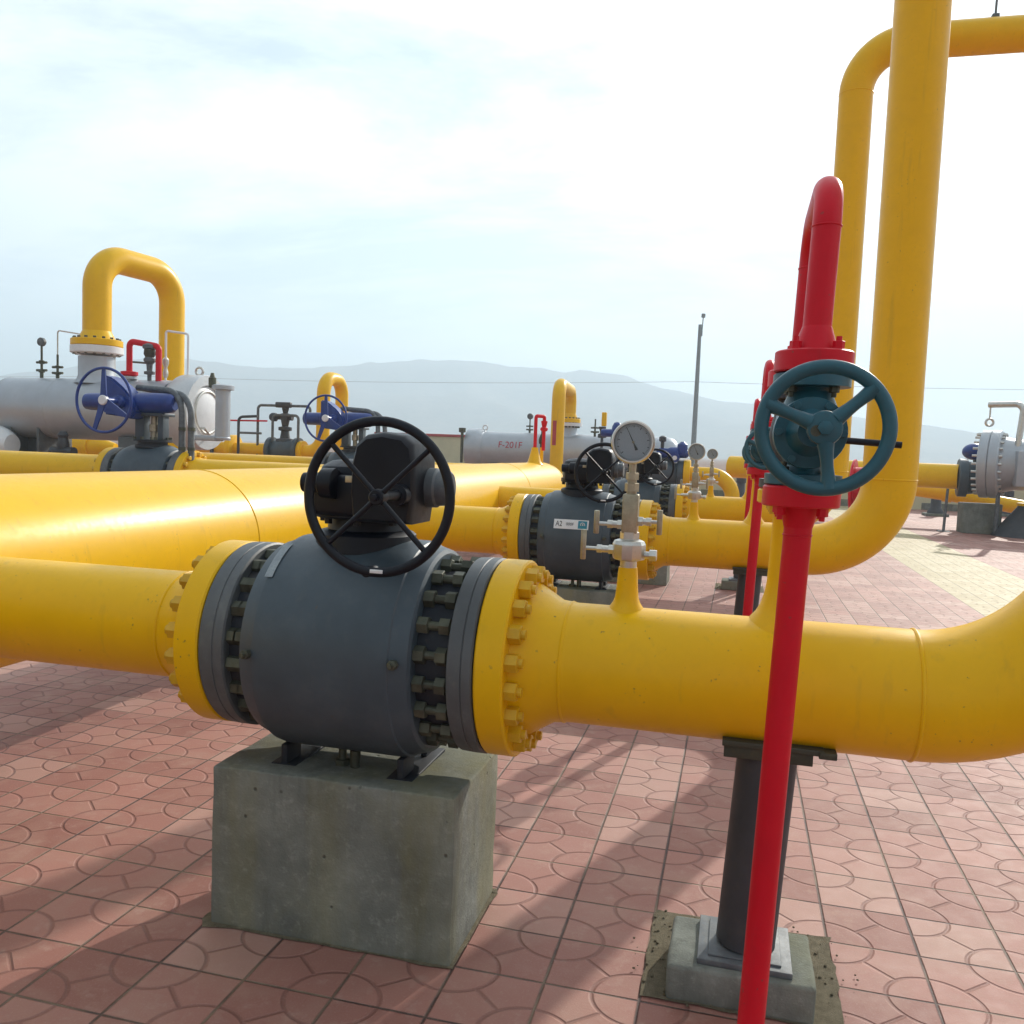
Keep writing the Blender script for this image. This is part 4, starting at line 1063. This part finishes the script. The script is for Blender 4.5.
t = thing('prop_stand', (4.6,21,0), 'thin steel prop standing left of the pale concrete block', 'prop')
build('leg', MB().cyl((4.45,21.2,0),(4.48,21.2,.95),.03,seg=10), M['galv'], t)
build('foot', MB().box((4.45,21.2,.01),(.25,.2,.02),.003), M['galv'], t)
t = thing('blue_actuator', (5.05,22,1.5), 'dark blue actuator head behind the bolted filter flange', 'valve')
build('head', MB().sphere((5.14,22.0,1.79),.21,(1.2,1,.9)), M['blue'], t)
build('stem', MB().cyl((5.22,22.0,1.3),(5.2,22.0,1.7),.08,seg=14), M['grey'], t)
t = thing('cone_base', (5.9,20.6,0), 'dark cone-shaped base right of the pale concrete block', 'cone')
build('cone', MB().lathe((5.95,20.9,0),(0,0,1),[(0,.62),(.04,.6),(.62,.16),(.66,.14)],28), M['darksteel'], t)
build('cap', MB().cyl((5.95,20.9,.66),(5.95,20.9,.72),.16,seg=20), M['yellow'], t)

# ------------------------------------------------------------------ walls, bollards, pole, wires
def wall(name, x0, x1, y, h, label, cop=True, th=.25):
    t = thing(name, ((x0+x1)/2, y, 0), label, 'wall')
    build('panel', MB().box(((x0+x1)/2, y, h/2), (x1-x0, th, h)), M['cream'], t, smooth=False)
    build('plinth', MB().box(((x0+x1)/2, y-.02, .11), (x1-x0-.01, th+.05, .22)), M['concrete'], t, smooth=False)
    if cop: build('coping', MB().box(((x0+x1)/2, y, h+.06), (x1-x0+.1, th+.14, .14), .02), M['coping'], t)
    n = int((x1-x0)/3.2)
    for i in range(n+1):
        x = x0 + (x1-x0)*i/max(n,1)
        build('pier', MB().box((x, y-.01, h/2-.003), (.34, th+.10, h-.006)), M['cream'], t, smooth=False)
    return t
wall('perimeter_wall', 2.2, 40, 31.2, 1.38, 'cream wall with red coping behind the filter vessel at right')
wall('low_wall', -12, 2.0, 34.2, .80, 'low cream wall beyond the small gauges, brown field above it', cop=False)
wall('side_wall', -19.2, -13.4, 45, 2.0, 'long cream wall with red coping seen through the black handwheel')
for x, y, h, lb in ((.12,32.6,.78,'dark short post before the low cream wall, behind the small gauges'),(5.55,27.6,.82,'dark short post with pale base before the cream wall at right'),(7.9,29.5,.8,'dark short post farther right along the cream wall')):
    t = thing('bollard', (x,y,0), lb, 'bollard', 'dark short posts along the wall')
    build('post', MB().lathe((x,y,.08),(0,0,1),[(0,.22),(.05,.22),(.16,.15),(h-.3,.13),(h-.28,.17),(h-.1,.17),(h-.08,.10)],20), M['darksteel'], t)
    build('base', MB().box((x,y,.04),(.62,.6,.08),.01), M['concrete_pale'], t)
t = thing('light_mast', (-2.98,60,0), 'tall thin grey mast standing far behind the gauges', 'mast')
build('pole', MB().lathe((-2.98,60,0),(.004,0,1),[(0,.19),(10.1,.11)],16), M['polegrey'], t)
build('top_bracket', MB().box((-2.86,60,9.55),(.2,.16,.4),.03), M['polegrey'], t)
build('antenna', MB().lathe((-2.80,60,9.7),(.04,0,1),[(0,.035),(.85,.035),(.86,.13),(1.1,.13)],10), M['polegrey'], t)
t = thing('lightning_rod', (2.26,Y0+2*DY,5.95), 'thin rod standing on the top run of the farther yellow riser', 'rod')
build('rod', MB().cyl((2.26,Y0+2*DY,5.95),(2.28,Y0+2*DY,7.1),.012,seg=10), M['galv'], t)
build('base_clip', MB().box((2.26,Y0+2*DY,5.975),(.07,.07,.05),.01), M['galv'], t)
for k, (x0, x1, y, z0, z1, lb) in enumerate(((-260,240,175,14.2,17.4,'thin power line crossing before the far mountains'),)):
    pts = []
    for i in range(61):
        s_ = i/60
        pts.append((x0+(x1-x0)*s_, y, z0+(z1-z0)*s_ - .8*(1-(2*((s_*4) % 1)-1)**2)))
    tag(build('power_line', MB().tube(pts,.038,6), M['wire'], None, (0,y,0)), lb, 'power line')

# ------------------------------------------------------------------ air, sky, sun, camera
SUN_AZ, SUN_EL = 20.5, 27.0
S = Vector((math.sin(R(SUN_AZ))*math.cos(R(SUN_EL)), math.cos(R(SUN_AZ))*math.cos(R(SUN_EL)), math.sin(R(SUN_EL))))
hz = MB().box((0, 900, 129), (4600, 2300, 260))
hm = bpy.data.materials.new('haze'); hm.use_nodes = True
nt = hm.node_tree; nt.nodes.clear()
out = nt.nodes.new('ShaderNodeOutputMaterial'); pv = nt.nodes.new('ShaderNodeVolumePrincipled')
pv.inputs['Color'].default_value = (.73,.89,1.0,1); pv.inputs['Density'].default_value = .0014; pv.inputs['Anisotropy'].default_value = .2
nt.links.new(pv.outputs[0], out.inputs['Volume'])
tag(build('haze', hz, hm, None, (0,900,0), smooth=False), kind='stuff')

w = bpy.data.worlds.new('World'); scene.world = w; w.use_nodes = True
nt = w.node_tree; nt.nodes.clear()
out = N(nt,'ShaderNodeOutputWorld'); bg = N(nt,'ShaderNodeBackground')
sky = N(nt,'ShaderNodeTexSky'); sky.sky_type = 'NISHITA'; sky.sun_disc = False
sky.sun_elevation = R(SUN_EL); sky.sun_rotation = R(SUN_AZ); sky.air_density = 1.0; sky.dust_density = .4; sky.ozone_density = 1.0
tc = N(nt,'ShaderNodeTexCoord'); vec = tc.outputs['Generated']
sp = N(nt,'ShaderNodeSeparateXYZ'); nt.links.new(vec, sp.inputs[0])
zz = math_(nt,'ADD', math_(nt,'MAXIMUM', sp.outputs[2], 0.0), .16)
cb = N(nt,'ShaderNodeCombineXYZ')
nt.links.new(math_(nt,'DIVIDE', sp.outputs[0], zz), cb.inputs[0]); nt.links.new(math_(nt,'DIVIDE', sp.outputs[1], zz), cb.inputs[1])
mp = N(nt,'ShaderNodeMapping'); nt.links.new(cb.outputs[0], mp.inputs[0]); mp.inputs['Scale'].default_value = (.75,1.25,1); mp.inputs['Rotation'].default_value = (0,0,R(-20)); mp.inputs['Location'].default_value = (2.3,.7,0)
c1 = noise(nt, mp.outputs[0], .9, 8, .62, .35); c2 = noise(nt, mp.outputs[0], 3.2, 6, .6, .3)
cl = math_(nt,'ADD', math_(nt,'MULTIPLY', c1, .75), math_(nt,'MULTIPLY', c2, .25))
mask = ramp(nt, cl, .39, .57)
dt = N(nt,'ShaderNodeVectorMath', operation='DOT_PRODUCT'); nt.links.new(vec, dt.inputs[0]); dt.inputs[1].default_value = S
g = math_(nt,'POWER', math_(nt,'MULTIPLY', math_(nt,'ADD', dt.outputs['Value'], 1.0), .5), 1.9)
lum = math_(nt,'ADD', 2.6, math_(nt,'MULTIPLY', g, 12.2))
hzn = math_(nt,'POWER', math_(nt,'SUBTRACT', 1.0, math_(nt,'MAXIMUM', sp.outputs[2], 0.0)), 5.0)
lum = math_(nt,'MULTIPLY', lum, math_(nt,'ADD', 1.0, math_(nt,'MULTIPLY', hzn, .42)))       # thin cloud scatters light forward: brighter towards the sun
cc = N(nt,'ShaderNodeVectorMath', operation='SCALE'); cc.inputs[0].default_value = (.962,.99,1.003); nt.links.new(lum, cc.inputs['Scale'])
mask = math_(nt,'ADD', math_(nt,'MULTIPLY', mask, .74), .21)
mixn = mixc(nt, mask, sky.outputs[0], cc.outputs[0])
nt.links.new(mixn, bg.inputs['Color']); bg.inputs['Strength'].default_value = .10
nt.links.new(bg.outputs[0], out.inputs['Surface'])

ld = bpy.data.lights.new('sun','SUN'); ld.energy = 4.9; ld.angle = R(.6); ld.color = (1,.94,.84)
lo = bpy.data.objects.new('sun', ld); COL.objects.link(lo); lo.rotation_mode = 'QUATERNION'; lo.rotation_quaternion = S.to_track_quat('Z','Y')
lo.location = (4,8,12)

cam = bpy.data.cameras.new('camera'); co = bpy.data.objects.new('camera', cam); COL.objects.link(co)
F = 884.0
cam.sensor_width = 36; cam.lens = 36*F/1024; cam.clip_end = 6000; cam.clip_start = .05
vy = Vector((739-512, -(458-512), -F)).normalized()
p2 = Vector((739-1000-512, -(458-1000*.0375-512), -F))
U = p2.cross(vy).normalized()
if U.y < 0: U = -U
XW = vy.cross(U)
Mw = Matrix((XW, vy, U)).to_4x4()     # rows: world axes in camera space -> camera-to-world
Mw.translation = (0,0,1.45)
co.matrix_world = Mw
scene.camera = co

scene.render.engine = 'CYCLES'
scene.cycles.use_denoising = True
scene.cycles.max_bounces = 8; scene.cycles.volume_bounces = 1
scene.view_settings.view_transform = 'Standard'; scene.view_settings.look = 'None'
scene.view_settings.exposure = .55; scene.view_settings.gamma = 1
scene.view_settings.use_curve_mapping = False
